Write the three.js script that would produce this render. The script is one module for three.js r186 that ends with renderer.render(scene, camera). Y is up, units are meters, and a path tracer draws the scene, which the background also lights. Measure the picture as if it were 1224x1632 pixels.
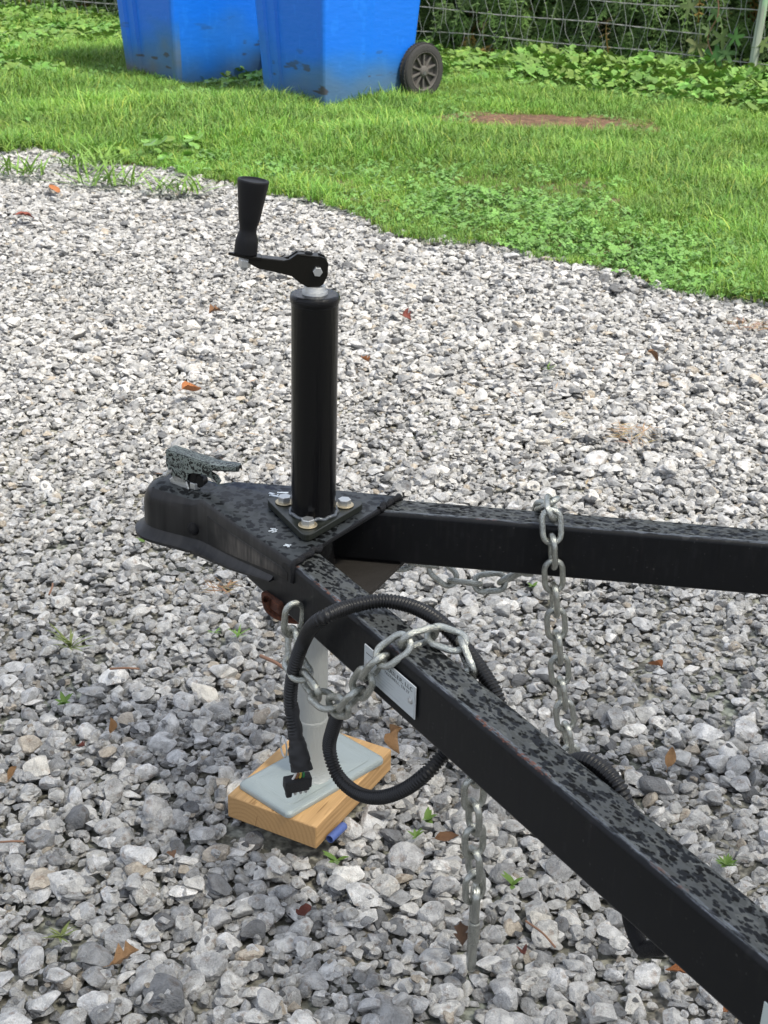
import * as THREE from 'three';
import { RoundedBoxGeometry } from 'three/addons/geometries/RoundedBoxGeometry.js';
import { mergeGeometries, mergeVertices, toCreasedNormals } from 'three/addons/utils/BufferGeometryUtils.js';

// ------------------------------------------------------------------ camera, sky, sun, exposure
const scene = new THREE.Scene();
const CAM = new THREE.Vector3(0, 1.1797, 0), PITCH = 24.4238 * Math.PI / 180, ROLL = 1.6553 * Math.PI / 180, FPX = 2217.7;
const camera = new THREE.PerspectiveCamera(2 * Math.atan(816 / FPX) * 180 / Math.PI, 768 / 1024, 0.05, 400);
camera.position.copy(CAM);
camera.rotation.order = 'YXZ';
camera.rotation.set(-PITCH, 0, ROLL);
camera.focus = 1.85; camera.userData.fStop = 24;

const renderer = new THREE.WebGLRenderer({ antialias: true });
renderer.setSize(768, 1024);
renderer.toneMapping = THREE.LinearToneMapping;
renderer.toneMappingExposure = 1.72;
renderer.shadowMap.enabled = true;

// small deterministic noise kit
function RNG(s) { return () => { s = (s + 0x6d2b79f5) | 0; let t = Math.imul(s ^ (s >>> 15), 1 | s); t = (t + Math.imul(t ^ (t >>> 7), 61 | t)) ^ t; return ((t ^ (t >>> 14)) >>> 0) / 4294967296; }; }
const R0 = RNG(12345);
const rr = (a, b, R = R0) => a + (b - a) * R();
const clamp = (x, a = 0, b = 1) => Math.min(b, Math.max(a, x));
const sstep = (a, b, x) => { const t = clamp((x - a) / (b - a)); return t * t * (3 - 2 * t); };
const lerp = (a, b, t) => a + (b - a) * t;
function hash2(x, y, s) { let h = Math.imul(x, 374761393) ^ Math.imul(y, 668265263) ^ Math.imul(s, 974634777); h = Math.imul(h ^ (h >>> 13), 1274126177); return ((h ^ (h >>> 16)) >>> 0) / 4294967296; }
function vnoise(x, y, s = 1, per = 0) {
  const xi = Math.floor(x), yi = Math.floor(y), xf = x - xi, yf = y - yi, w = (v) => per ? ((v % per) + per) % per : v;
  const u = xf * xf * (3 - 2 * xf), v = yf * yf * (3 - 2 * yf);
  return lerp(lerp(hash2(w(xi), w(yi), s), hash2(w(xi + 1), w(yi), s), u), lerp(hash2(w(xi), w(yi + 1), s), hash2(w(xi + 1), w(yi + 1), s), u), v);
}
function fbm(x, y, s = 1, oct = 4, per = 0) { let a = .5, t = 0, n = 0; for (let i = 0; i < oct; i++) { t += a * vnoise(x, y, s + i, per); n += a; a *= .5; x *= 2; y *= 2; per *= 2; } return t / n; }

const SUN = new THREE.Vector3(.40, .86, .32).normalize();
{ // hazy summer sky, bright veil of thin cloud round the sun
  const w = 512, h = 256, d = new Float32Array(w * h * 4);
  for (let j = 0; j < h; j++) for (let i = 0; i < w; i++) {
    const th = ((i + .5) / w - .5) * 2 * Math.PI, el = ((j + .5) / h - .5) * Math.PI;
    const x = Math.cos(el) * Math.cos(th), y = Math.sin(el), z = Math.cos(el) * Math.sin(th);
    const c = x * SUN.x + y * SUN.y + z * SUN.z, o = (j * w + i) * 4;
    const cl = sstep(.42, .68, fbm(x * 2.2 / (Math.abs(y) + .35) + 7, z * 2.2 / (Math.abs(y) + .35) + 3, 21, 5));
    const base = [lerp(.60, .88, cl), lerp(.70, .90, cl), lerp(.90, .96, cl)];
    const glow = .9 * Math.pow(Math.max(0, c), 6) + .5 * Math.pow(Math.max(0, c), 40), hz = lerp(1, .8, sstep(0, .5, y));
    for (let k = 0; k < 3; k++) d[o + k] = y < -.02 ? [.10, .115, .08][k] : base[k] * hz * .92 + glow * [1.0, .95, .86][k];
    d[o + 3] = 1;
  }
  const t = new THREE.DataTexture(d, w, h, THREE.RGBAFormat, THREE.FloatType);
  t.mapping = THREE.EquirectangularReflectionMapping; t.magFilter = THREE.LinearFilter; t.needsUpdate = true;
  scene.background = t; scene.environment = t;
}
const sun = new THREE.DirectionalLight(new THREE.Color(1.0, .94, .84), 3.1);
sun.position.copy(SUN).multiplyScalar(20); sun.target.position.set(0, 0, -4);
sun.position.add(sun.target.position);
sun.castShadow = true; sun.shadow.radius = 13; sun.shadow.mapSize.set(4096, 4096);
Object.assign(sun.shadow.camera, { left: -9, right: 9, top: 9, bottom: -9, near: 1, far: 45 });
scene.add(sun, sun.target);

// ------------------------------------------------------------------ helpers
const used = new Map();
function numbered(n) { const k = used.get(n) || 0; used.set(n, k + 1); return k ? n + '_' + String(k).padStart(3, '0') : n; }
const shade = (o) => { o.traverse((m) => { if (m.isMesh) { m.castShadow = true; m.receiveShadow = true; } }); return o; };
function tag(o, label, category, group) { o.userData.label = label; o.userData.category = category; if (group) o.userData.group = group; return o; }
function thing(name, label, category, pos = [0, 0, 0], ry = 0, group) {
  const g = new THREE.Group(); g.name = numbered(name); g.position.set(...pos); g.rotation.y = ry; scene.add(g); return tag(g, label, category, group);
}
function part(name, geo, mat, parent, label) {
  const m = new THREE.Mesh(geo, mat); m.name = name; m.castShadow = m.receiveShadow = true; parent.add(m); if (label) m.userData.label = label; return m;
}
function struct(name, geo, mat) { const m = new THREE.Mesh(geo, mat); m.name = numbered(name); m.userData.kind = 'structure'; m.receiveShadow = true; scene.add(m); return m; }
const V = (x, y, z) => new THREE.Vector3(x, y, z);
const lin = (r, g, b) => new THREE.Color().setRGB(r, g, b);
// where a sight line of the survey camera meets a level or a vertical plane: used to work out where things stood
const cp = Math.cos(PITCH), sp = Math.sin(PITCH), cr = Math.cos(ROLL), sr = Math.sin(ROLL);
const FW = V(0, -sp, -cp), UPV = V(0, cp, -sp), RT = V(1, 0, 0);
const RT2 = RT.clone().multiplyScalar(cr).addScaledVector(UPV, sr), UP2 = UPV.clone().multiplyScalar(cr).addScaledVector(RT, -sr);
const ray = (px, py) => FW.clone().addScaledVector(RT2, (px - 612) / FPX).addScaledVector(UP2, (816 - py) / FPX);
function at(px, py, H = 0) { const d = ray(px, py); return CAM.clone().addScaledVector(d, (H - CAM.y) / d.y); }
function onPlane(px, py, p, n) { const d = ray(px, py); return CAM.clone().addScaledVector(d, p.clone().sub(CAM).dot(n) / d.dot(n)); }
function toPx(q) { const d = q.clone().sub(CAM), z = d.dot(FW); return [612 + FPX * d.dot(RT2) / z, 816 - FPX * d.dot(UP2) / z, z]; }

// textures
function dataTex(w, h, f, srgb) { // f(i,j) -> [r,g,b] 0..1
  const d = new Uint8Array(w * h * 4);
  for (let j = 0; j < h; j++) for (let i = 0; i < w; i++) { const c = f(i, j), o = (j * w + i) * 4; for (let k = 0; k < 3; k++) d[o + k] = clamp(Array.isArray(c) ? c[k] : c) * 255; d[o + 3] = 255; }
  const t = new THREE.DataTexture(d, w, h); t.wrapS = t.wrapT = THREE.RepeatWrapping; t.magFilter = THREE.LinearFilter; if (srgb) t.colorSpace = THREE.SRGBColorSpace; t.needsUpdate = true; return t;
}
function canvasTex(w, h, draw, srgb = true) {
  const c = document.createElement('canvas'); c.width = w; c.height = h; draw(c.getContext('2d'), w, h);
  const t = new THREE.CanvasTexture(c); t.wrapS = t.wrapT = THREE.RepeatWrapping; if (srgb) t.colorSpace = THREE.SRGBColorSpace; return t;
}
const STD = (o) => new THREE.MeshStandardMaterial(o);
const GLO = (o) => new THREE.MeshPhysicalMaterial({ specularIntensity: .4, ...o });
const PHY = (o) => new THREE.MeshPhysicalMaterial({ side: THREE.DoubleSide, ...o });

// generic sweep: rings of profile points along a path of frames
function loft(rings, closed = true, caps = true, uv = null) { // rings: array of arrays of Vector3
  const n = rings[0].length, pos = [], uvs = [], idx = [], m = closed ? n + 1 : n;
  rings.forEach((r, i) => { for (let j = 0; j < m; j++) { const p = r[j % n]; pos.push(p.x, p.y, p.z); const t = uv ? uv(i, j, p) : [i / (rings.length - 1), j / n]; uvs.push(t[0], t[1]); } });
  for (let i = 0; i < rings.length - 1; i++) for (let j = 0; j < m - 1; j++) { const a = i * m + j, b = a + 1, c = a + m, d = c + 1; idx.push(a, c, b, b, c, d); }
  if (caps) for (const [i, flip] of [[0, 0], [rings.length - 1, 1]]) {
    const r = rings[i], c = r.reduce((s, p) => s.add(p), V(0, 0, 0)).multiplyScalar(1 / n), k = pos.length / 3; pos.push(c.x, c.y, c.z); uvs.push(.5, .5);
    for (let j = 0; j < n; j++) { pos.push(r[j].x, r[j].y, r[j].z); uvs.push(.5, .5); }
    for (let j = 0; j < n; j++) { const a = k + 1 + j, b = k + 1 + (j + 1) % n; flip ? idx.push(k, a, b) : idx.push(k, b, a); }
  }
  const g = new THREE.BufferGeometry(); g.setAttribute('position', new THREE.Float32BufferAttribute(pos, 3)); g.setAttribute('uv', new THREE.Float32BufferAttribute(uvs, 2)); g.setIndex(idx); g.computeVertexNormals(); return g;
}
const merge = (list) => { const l = list.map((g) => { const q = g.index ? g.toNonIndexed() : g; for (const k of Object.keys(q.attributes)) if (!['position', 'normal', 'uv', 'color'].includes(k)) q.deleteAttribute(k); return q; }); return mergeGeometries(l); };
const xf = (g, { p = [0, 0, 0], r = [0, 0, 0], s = [1, 1, 1] } = {}) => g.applyMatrix4(new THREE.Matrix4().compose(V(...p), new THREE.Quaternion().setFromEuler(new THREE.Euler(...r)), V(...s)));
const cyl = (r1, r2, h, n = 24) => new THREE.CylinderGeometry(r1, r2, h, n);
const lathe = (pts, n = 32) => new THREE.LatheGeometry(pts.map((p) => new THREE.Vector2(p[0], p[1])), n);
const hexHead = (r, h) => { const g = new THREE.ExtrudeGeometry(new THREE.Shape([...Array(6)].map((_, i) => new THREE.Vector2(r * Math.cos(i * Math.PI / 3), r * Math.sin(i * Math.PI / 3)))), { depth: h, bevelEnabled: true, bevelSize: r * .08, bevelThickness: h * .15, bevelSegments: 2 }); return g.rotateX(-Math.PI / 2); };
function curveTube(pts, r, seg = 60, rad = 10, closed = false) { return new THREE.TubeGeometry(new THREE.CatmullRomCurve3(pts, closed, 'centripetal'), seg, r, rad, closed); }

// ------------------------------------------------------------------ layout of the place
const EDGE = [[-9, -10.9], [-4, -7.98], [-2.12, -6.87], [-1.877, -6.735], [-1.083, -6.264], [-.427, -5.705], [.174, -5.112], [.603, -4.786], [1.197, -4.308], [2.6, -3.3], [5, -1.6], [9, 1.3]];
function zEdge(x) { let i = 0; while (i < EDGE.length - 2 && x > EDGE[i + 1][0]) i++; const [a, b] = [EDGE[i], EDGE[i + 1]]; return lerp(a[1], b[1], clamp((x - a[0]) / (b[0] - a[0]))) + (vnoise(x * 3.1, 5, 3) - .5) * .16 + (vnoise(x * 9, 2, 4) - .5) * .08; }
const FENCE_A = V(.584, 0, -10.78), FENCE_D = V(1.745, 0, 1.059).normalize(); // a point on the fence line and its direction
const fenceDist = (x, z) => (x - FENCE_A.x) * FENCE_D.z - (z - FENCE_A.z) * FENCE_D.x; // negative on this side
const inView = (x, y, z, mx, my) => { const p = toPx(V(x, y, z)); return p[2] > .1 && p[0] > -mx && p[0] < 1224 + mx && p[1] > -my && p[1] < 1632 + my; };
const soilC = [at(856, 194).x, at(856, 194).z];
const soilMask = (x, z) => { const a = (x - soilC[0] - .06) / .36, b = (z - soilC[1] - .02) / .20; return a * a + b * b + (fbm(x * 5, z * 5, 9) - .5) * 1.9; };

// ------------------------------------------------------------------ ground sheets
const fineNoise = dataTex(512, 512, (i, j) => { const a = fbm(i / 512 * 64, j / 512 * 64, 31, 4, 64), b = fbm(i / 512 * 8, j / 512 * 8, 41, 4, 8); return clamp(a * 1.1 + (b - .5) * .5); });
const soilTex = dataTex(1024, 1024, (i, j) => { const u = i / 1024, v = j / 1024, a = fbm(u * 96, v * 96, 51, 4, 96), b = fbm(u * 6, v * 6, 61, 4, 6), t = .5 * a + .5 * b; return [lerp(.22, .48, t), lerp(.18, .40, t), lerp(.12, .31, t)]; }, true);
const gritTex = dataTex(1024, 1024, (i, j) => { const u = i / 1024, v = j / 1024, a = fbm(u * 128, v * 128, 71, 3, 128), b = fbm(u * 8, v * 8, 81, 4, 8), t = clamp((a - .5) * 2.2 + .5); return [lerp(.32, .66, t) * lerp(.9, 1.02, b), lerp(.305, .63, t), lerp(.28, .58, t)]; }, true);
for (const t of [soilTex, gritTex, fineNoise]) t.repeat.set(1, 1);
const M_SOIL = STD({ map: soilTex, roughness: 1, bumpMap: fineNoise, bumpScale: .006 });
const M_GRIT = STD({ map: gritTex, roughness: 1, bumpMap: fineNoise, bumpScale: .008 });
function sheet(x0, x1, z0, z1, nx, nz, fy, uvScale = 1) {
  const g = new THREE.PlaneGeometry(1, 1, nx, nz), p = g.attributes.position, u = g.attributes.uv;
  for (let i = 0; i < p.count; i++) { const x = lerp(x0, x1, p.getX(i) + .5), z = lerp(z1, z0, p.getY(i) + .5); p.setXYZ(i, x, fy(x, z), z); u.setXY(i, x * uvScale, z * uvScale); }
  g.computeVertexNormals(); return g;
}
struct('ground', sheet(-150, 150, -150, 150, 60, 60, () => -.09), M_SOIL);
const gravelDrive = struct('gravel_drive', sheet(-5, 5, -9, 4, 160, 208, (x, z) => -.034 + (fbm(x * 5, z * 5, 15) - .5) * .016 - (z < zEdge(x) - .02 ? .05 : 0)), M_GRIT);
struct('lawn', sheet(-9, 9, -17, 1.5, 180, 185, (x, z) => (z < zEdge(x) ? -.012 + (fbm(x * 2.5, z * 2.5, 25) - .5) * .03 : -.075)), M_SOIL);

// ------------------------------------------------------------------ gravel
function rockGeo(seed, detail, flat) {
  const R = RNG(seed), g0 = new THREE.IcosahedronGeometry(1, detail); g0.deleteAttribute('uv'); g0.deleteAttribute('normal');
  const g = mergeVertices(g0, 1e-4), p = g.attributes.position, planes = [];
  for (let i = 0; i < 10; i++) { const n = V(rr(-1, 1, R), rr(-1, 1, R), rr(-1, 1, R)).normalize(); planes.push([n, rr(.36, .80, R)]); }
  const s = V(rr(.85, 1.15, R), flat * rr(.85, 1.1, R), rr(.7, 1.0, R)), off = rr(0, 50, R), q = V(0, 0, 0);
  for (let i = 0; i < p.count; i++) {
    q.fromBufferAttribute(p, i);
    for (const [n, d] of planes) { const t = q.dot(n) - d; if (t > 0) q.addScaledVector(n, -t * .97); }
    const k = 1 + (fbm(q.x * 2.4 + off, q.y * 2.4 + q.z * 1.7, seed, 3) - .5) * .10; q.multiplyScalar(k).multiply(s); p.setXYZ(i, q.x, q.y, q.z);
  }
  let g2 = toCreasedNormals(g, .42);
  const pp = g2.attributes.position, uv = new Float32Array(pp.count * 2);
  const A = V(0, 0, 0), B = V(0, 0, 0), C = V(0, 0, 0);
  for (let i = 0; i < pp.count; i += 3) { A.fromBufferAttribute(pp, i); B.fromBufferAttribute(pp, i + 1).sub(A); C.fromBufferAttribute(pp, i + 2).sub(A); B.cross(C); const ax = Math.abs(B.x) > Math.abs(B.y) && Math.abs(B.x) > Math.abs(B.z) ? 0 : Math.abs(B.y) > Math.abs(B.z) ? 1 : 2; for (let k = 0; k < 3; k++) { const x = pp.getX(i + k), y = pp.getY(i + k), z = pp.getZ(i + k); uv[2 * (i + k)] = [y, x, x][ax] * .36 + off; uv[2 * (i + k) + 1] = [z, z, y][ax] * .36 + off * .7; } }
  g2.setAttribute('uv', new THREE.BufferAttribute(uv, 2)); return g2;
}
const ROCKS = []; for (let i = 0; i < 12; i++) ROCKS.push(rockGeo(100 + i * 7, 4, [.42, .52, .62, .72][i % 4]));
const stoneTex = dataTex(512, 512, (i, j) => {
  const u = i / 512, v = j / 512, a = fbm(u * 6, v * 6, 91, 5, 6), b = fbm(u * 40, v * 40, 95, 3, 40), w = Math.abs(fbm(u * 5, v * 5, 97, 4, 5) - .5);
  const vein = w < .012 ? .12 : 0, dirt = sstep(.56, .85, fbm(u * 9, v * 9, 99, 4, 9)) * .14, t = .90 + (a - .5) * .42 + (b - .5) * .2 + vein;
  return [t - dirt * .7, t - dirt, t - dirt * 1.2];
}, true);
const stoneBump = dataTex(512, 512, (i, j) => { const u = i / 512, v = j / 512; return fbm(u * 12, v * 12, 191, 5, 12) * .7 + fbm(u * 60, v * 60, 195, 2, 60) * .3; });
const M_STONE = STD({ map: stoneTex, bumpMap: stoneBump, bumpScale: .0035, roughness: .92 });
function stoneColor(R) {
  const t = R(), j = rr(.85, 1.12, R);
  if (t < .47) { const w = rr(-.02, .03, R); return [.58 * j + w, .572 * j + w * .7, .552 * j]; }
  if (t < .755) return [.44 * j, .435 * j, .42 * j];
  if (t < .88) return [.31 * j, .31 * j, .306 * j];
  if (t < .935) return [.16 * j, .162 * j, .165 * j];
  if (t < .965) return [.47 * j, .415 * j, .34 * j];
  return [.74 * j, .72 * j, .68 * j];
}
{
  const R = RNG(777), X0 = -2.9, Z0 = -7.6, CS = .006, NX = Math.round(5.8 / CS), NZ = Math.round(7.1 / CS), hm = new Float32Array(NX * NZ).fill(-.030);
  const stones = [], e = new THREE.Euler(), q = new THREE.Quaternion(), m4 = new THREE.Matrix4();
  const halfW = (z) => .30 * Math.abs(z) + .55;
  const BLOCK = [[at(360, 1269, .038), at(506, 1317, .038), at(626, 1192, .038)]][0];
  const onBlock = (x, z, r) => { const a = BLOCK[1], u = BLOCK[0].clone().sub(a), v = BLOCK[2].clone().sub(a), d = V(x - a.x, 0, z - a.z), lu = Math.hypot(u.x, u.z), lv = Math.hypot(v.x, v.z), cu = (d.x * u.x + d.z * u.z) / lu, cv = (d.x * v.x + d.z * v.z) / lv; return cu > -r && cu < lu + r && cv > -r && cv < lv + r; };
  function drop(x, z, r, kind, col, yaw, tilt = .30) {
    const sy = rr(.8, 1.1, R), sx = rr(.85, 1.25, R), sz = rr(.85, 1.15, R);
    const i0 = Math.floor((x - X0) / CS), j0 = Math.floor((z - Z0) / CS), n = Math.max(1, Math.round(r * .7 / CS)); if (i0 < n + 1 || j0 < n + 1 || i0 >= NX - n - 1 || j0 >= NZ - n - 1) return;
    let s = 0, c = 0, mx = -1; for (let a = -n; a <= n; a++) for (let b = -n; b <= n; b++) if (a * a + b * b <= n * n) { const h = hm[(j0 + b) * NX + i0 + a]; s += h; c++; if (h > mx) mx = h; }
    const flat = [.42, .52, .62, .72][kind % 4] * .75 * sy, base = lerp(s / c, mx, .25), y = base + r * flat * .45;
    if (onBlock(x, z, r * .3) && y > -.03) return;
    if (y > .026 && r > .008) return;
    for (let a = -n; a <= n; a++) for (let b = -n; b <= n; b++) { const d = (a * a + b * b) / (n * n + .01); if (d <= 1) { const k = (j0 + b) * NX + i0 + a, h = y + r * flat * Math.sqrt(1 - d) * .8; if (h > hm[k]) hm[k] = h; } }
    stones.push({ x, y, z, r, kind, col: col || stoneColor(R), rot: [rr(-tilt, tilt, R) + (R() < .5 ? Math.PI : 0), yaw ?? rr(0, 6.28, R), rr(-tilt, tilt, R)], s: [r * sx, r * sy, r * sz] });
  }
  function scatter(count, rMin, rMax, pw, mask) {
    for (let k = 0; k < count; k++) {
      const z = -.72 - Math.pow(R(), .62) * 6.7, x = rr(-1, 1, R) * halfW(z);
      if (z < zEdge(x) - .05 + rr(-.04, .06, R)) continue;
      if (mask && !mask(x, z)) continue;
      drop(x, z, lerp(rMin, rMax, Math.pow(R(), pw)), Math.floor(R() * ROCKS.length));
    }
  }
  const big = (x, z) => fbm(x * 1.6 + 4, z * 1.6, 201, 3);                 // drifts of coarser and of finer stone
  scatter(110000, .005, .011, 1.2);
  scatter(150000, .0075, .0155, 1.4, (x, z) => R() < .5 + 1.2 * (big(x, z) - .35));
  scatter(46000, .011, .020, 1.6, (x, z) => R() < sstep(.32, .6, big(x, z)) * .7 + (z > -2 ? .45 : .10));
  scatter(9000, .016, .028, 1.5, (x, z) => R() < sstep(.38, .6, big(x, z)) * .35 + (z > -1.9 ? .7 : .07));
  scatter(60000, .004, .009, 1.2);
  // the stones one would remember from the picture
  for (const [px, py, w, c] of [[325, 1092, 58, 0], [690, 1085, 0, 0], [545, 985, 62, 1], [215, 1400, 60, 1], [225, 1210, 58, 0], [760, 1085, 44, 1], [585, 1450, 46, 0], [650, 1350, 64, 1], [590, 1585, 66, 1], [870, 1060, 50, 1], [1130, 1150, 66, 0], [930, 1075, 50, 0], [60, 1215, 70, 2], [250, 1280, 60, 1], [150, 1585, 66, 0], [430, 1590, 58, 1], [345, 1445, 54, 1], [890, 1320, 40, 0], [1050, 1235, 56, 3], [1120, 1290, 54, 1], [960, 1225, 62, 0], [50, 1510, 60, 1], [350, 1400, 52, 3], [690, 1440, 52, 1], [800, 1560, 56, 1], [500, 1540, 58, 1], [305, 1545, 62, 1], [120, 1280, 52, 3], [740, 1290, 48, 1], [20, 1610, 60, 0], [830, 1610, 60, 1], [965, 1600, 58, 1], [420, 1450, 44, 0], [230, 1470, 50, 0], [540, 1400, 50, 2], [1000, 1100, 44, 1], [1180, 1230, 54, 1], [1160, 1420, 50, 0]]) {
    if (!w) continue; const p = at(px, py, .005), z = toPx(p)[2], cols = [[.62, .61, .59], [.44, .435, .425], [.55, .52, .46], [.16, .162, .165]];
    drop(p.x, p.z, w / FPX * z * .5, Math.floor(R() * 12), (() => { const k = rr(.9, 1.1, R); return cols[c].map((v) => v * k); })(), undefined, .3);
  }
  // the ones that show largest are stones of their own, the rest is loose gravel
  for (const s of stones) { const p = toPx(V(s.x, s.y, s.z)); s.big = p[0] > -20 && p[0] < 1244 && p[1] > 0 && p[1] < 1660 && s.y > -.012 ? s.r / p[2] : 0; }
  stones.sort((a, b) => b.big - a.big);
  const mats = new Map(), matFor = (c) => { const k = c.map((v) => Math.round(v * 14)).join(); if (!mats.has(k)) { const m = M_STONE.clone(); m.color.setRGB(...c); mats.set(k, m); } return mats.get(k); };
  stones.slice(0, 300).forEach((s) => { const m = part('stone', ROCKS[s.kind], matFor(s.col), gravelDrive); m.position.set(s.x, s.y, s.z); m.rotation.set(...s.rot); m.scale.set(...s.s); });
  const grp = new THREE.Group(); grp.name = 'loose_gravel'; grp.userData.kind = 'stuff'; gravelDrive.add(grp);
  const rest = stones.slice(300), c = new THREE.Color();
  ROCKS.forEach((g, k) => {
    const l = rest.filter((s) => s.kind === k), im = new THREE.InstancedMesh(g, M_STONE, l.length); im.name = 'gravel'; im.userData.kind = 'stuff'; im.castShadow = im.receiveShadow = true;
    l.forEach((s, i) => { m4.compose(V(s.x, s.y, s.z), q.setFromEuler(e.set(...s.rot)), V(...s.s)); im.setMatrixAt(i, m4); im.setColorAt(i, c.setRGB(...s.col)); });
    grp.add(im);
  });
  console.log('stones', stones.length);
}

// ------------------------------------------------------------------ trailer tongue
const BW = .0486, BH = .0732, TOP = .4308, HALF = 25.256 * Math.PI / 180, AXIS = 32.664 * Math.PI / 180;
const PER = 2 * (BW + BH);
// painted tube: dust film with dark blotches on top, chips and rust along the edges, streaks down the sides
const blot = (g, R, x, y, r, n = 7) => { g.beginPath(); for (let k = 0; k < n; k++) { const a = rr(0, 6.28, R), d = rr(0, r * .8, R), q = r * rr(.3, .65, R); g.moveTo(x + Math.cos(a) * d + q, y + Math.sin(a) * d * .8); g.ellipse(x + Math.cos(a) * d, y + Math.sin(a) * d * .8, q, q * rr(.6, .95, R), a, 0, 6.29); } g.fill(); };
function beamPaint(seed, rust, kind) { // kind 'c' colour or 'r' roughness
  return canvasTex(2048, 512, (g, w, h) => {
    const R = RNG(seed), Y = (s) => (1 - s / PER) * h, PXM = w / 1.6, top0 = Y(BW), top1 = Y(0);
    g.fillStyle = kind === 'c' ? '#101113' : '#787878'; g.fillRect(0, 0, w, h);
    for (let i = 0; i < 900; i++) { g.fillStyle = kind === 'c' ? `rgba(${R() < .6 ? '58,56,53' : '4,4,5'},${rr(.03, .13, R)})` : `rgba(${R() < .5 ? '200,200,200' : '70,70,70'},${rr(.05, .2, R)})`; g.fillRect(R() * w, Y(BW + R() * BH), rr(1, 7, R), rr(8, 90, R)); }
    if (kind === 'c') for (let i = 0; i < 260; i++) { g.fillStyle = `rgba(120,116,108,${rr(.1, .35, R)})`; g.fillRect(R() * w, Y(BW + R() * BH), rr(1, 3, R), rr(1, 6, R)); }
    // top
    g.fillStyle = kind === 'c' ? '#444645' : '#565656'; g.fillRect(0, top0, w, top1 - top0);
    for (let i = 0; i < 500; i++) { g.fillStyle = kind === 'c' ? `rgba(${R() < .5 ? '120,120,116' : '50,51,52'},.2)` : 'rgba(150,150,150,.15)'; blot(g, R, R() * w, rr(top0, top1, R), rr(4, 18, R), 4); }
    g.fillStyle = kind === 'c' ? '#060707' : '#d8d8d8';
    for (let i = 0; i < 1900; i++) blot(g, R, R() * w, rr(top0 + 3, top1 - 1, R), rr(1.8, 7.4, R) * (.6 + .9 * vnoise(i, 3, seed)), 7);
    for (let i = 0; i < 700; i++) blot(g, R, R() * w, rr(top0, top1, R), rr(.8, 2.5, R), 3);
    // outer top edge: rubbed lighter, chips of rust
    const ye = Y(BW);
    if (kind === 'c') {
      for (let i = 0; i < 1500; i++) { g.fillStyle = `rgba(104,110,118,${rr(.1, .4, R)})`; g.fillRect(R() * w, ye + rr(-6, 6, R), rr(3, 26, R), rr(1, 3.5, R)); }
      for (const [a, b, d] of rust) for (let i = 0; i < (b - a) * 900; i++) { const x = rr(a, b, R) * PXM; g.fillStyle = `rgba(${R() < .7 ? '104,62,46' : '58,36,30'},${rr(.4, .9, R) * d})`; blot(g, R, x, ye + rr(-8, 7, R) * (.5 + .5 * vnoise(x * .02, 3, seed)), rr(1, 4.5, R), 3); }
    }
  }, kind === 'c');
}
const mkBeam = (seed, rust) => GLO({ map: beamPaint(seed, rust, 'c'), roughnessMap: beamPaint(seed, rust, 'r'), roughness: .95, metalness: 0 });
const M_NEAR = mkBeam(301, [[.02, .13, 1], [.17, .25, .8], [.33, .37, .6], [.50, .62, 1], [.75, .80, .3], [1.0, 1.05, .5]]), M_FAR = mkBeam(302, [[.0, .03, .8], [.22, .25, .4], [.6, .64, .4]]);
function beamGeo(len) {
  const prof = [], r = .006, hw = BW / 2, add = (cx, cy, a0, a1) => { for (let k = 0; k <= 4; k++) { const a = lerp(a0, a1, k / 4); prof.push([cx + r * Math.cos(a), cy + r * Math.sin(a)]); } }; // (z, y)
  add(-hw + r, -r, Math.PI, Math.PI / 2); add(hw - r, -r, Math.PI / 2, 0); add(hw - r, -BH + r, 0, -Math.PI / 2); add(-hw + r, -BH + r, -Math.PI / 2, -Math.PI);
  const S = prof.map(([z, y]) => { const t = Math.abs(y) < r * 1.0 - 1e-6 && y > -r ? 0 : 0; return t; });
  // perimeter measured from the inner top edge: top, outer side, bottom, inner side
  let s = 0; const ss = prof.map((p, i) => { if (i) s += Math.hypot(p[0] - prof[i - 1][0], p[1] - prof[i - 1][1]); return s; }); const tot = s + Math.hypot(prof[0][0] - prof.at(-1)[0], prof[0][1] - prof.at(-1)[1]);
  const st = [0, .002, ...Array.from({ length: 16 }, (_, i) => (i + 1) / 16 * len)];
  return loft(st.map((x) => prof.map(([z, y]) => V(x, y, z))), true, true, (i, j) => [st[i] / 1.6, (j < prof.length ? ss[j] : tot) / tot]);
}
const trailer = thing('trailer_tongue', 'black A-frame trailer tongue with coupler and crank jack on gravel', 'trailer', [-.2140, TOP, -1.6997], -AXIS);
const toWorld = (x, y, z) => trailer.localToWorld(V(x, y, z));
trailer.updateMatrixWorld(true);
const lx = (d, off) => [Math.cos(HALF) * d, Math.sin(HALF) * d];
const nearFaceN = V(-Math.sin(HALF), 0, Math.cos(HALF)).applyAxisAngle(V(0, 1, 0), -AXIS), nearFaceP = toWorld(0, 0, BW / 2 / Math.cos(HALF));
const onNear = (px, py, d = 0) => onPlane(px, py, nearFaceP.clone().addScaledVector(nearFaceN, d), nearFaceN);
const farFaceN = V(Math.sin(HALF), 0, Math.cos(HALF)).applyAxisAngle(V(0, 1, 0), -AXIS), farFaceP = toWorld(0, 0, BW / 2 / Math.cos(HALF) * 0).addScaledVector(farFaceN, BW / 2);
const onFar = (px, py, d = 0) => onPlane(px, py, farFaceP.clone().addScaledVector(farFaceN, d), farFaceN);
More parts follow.
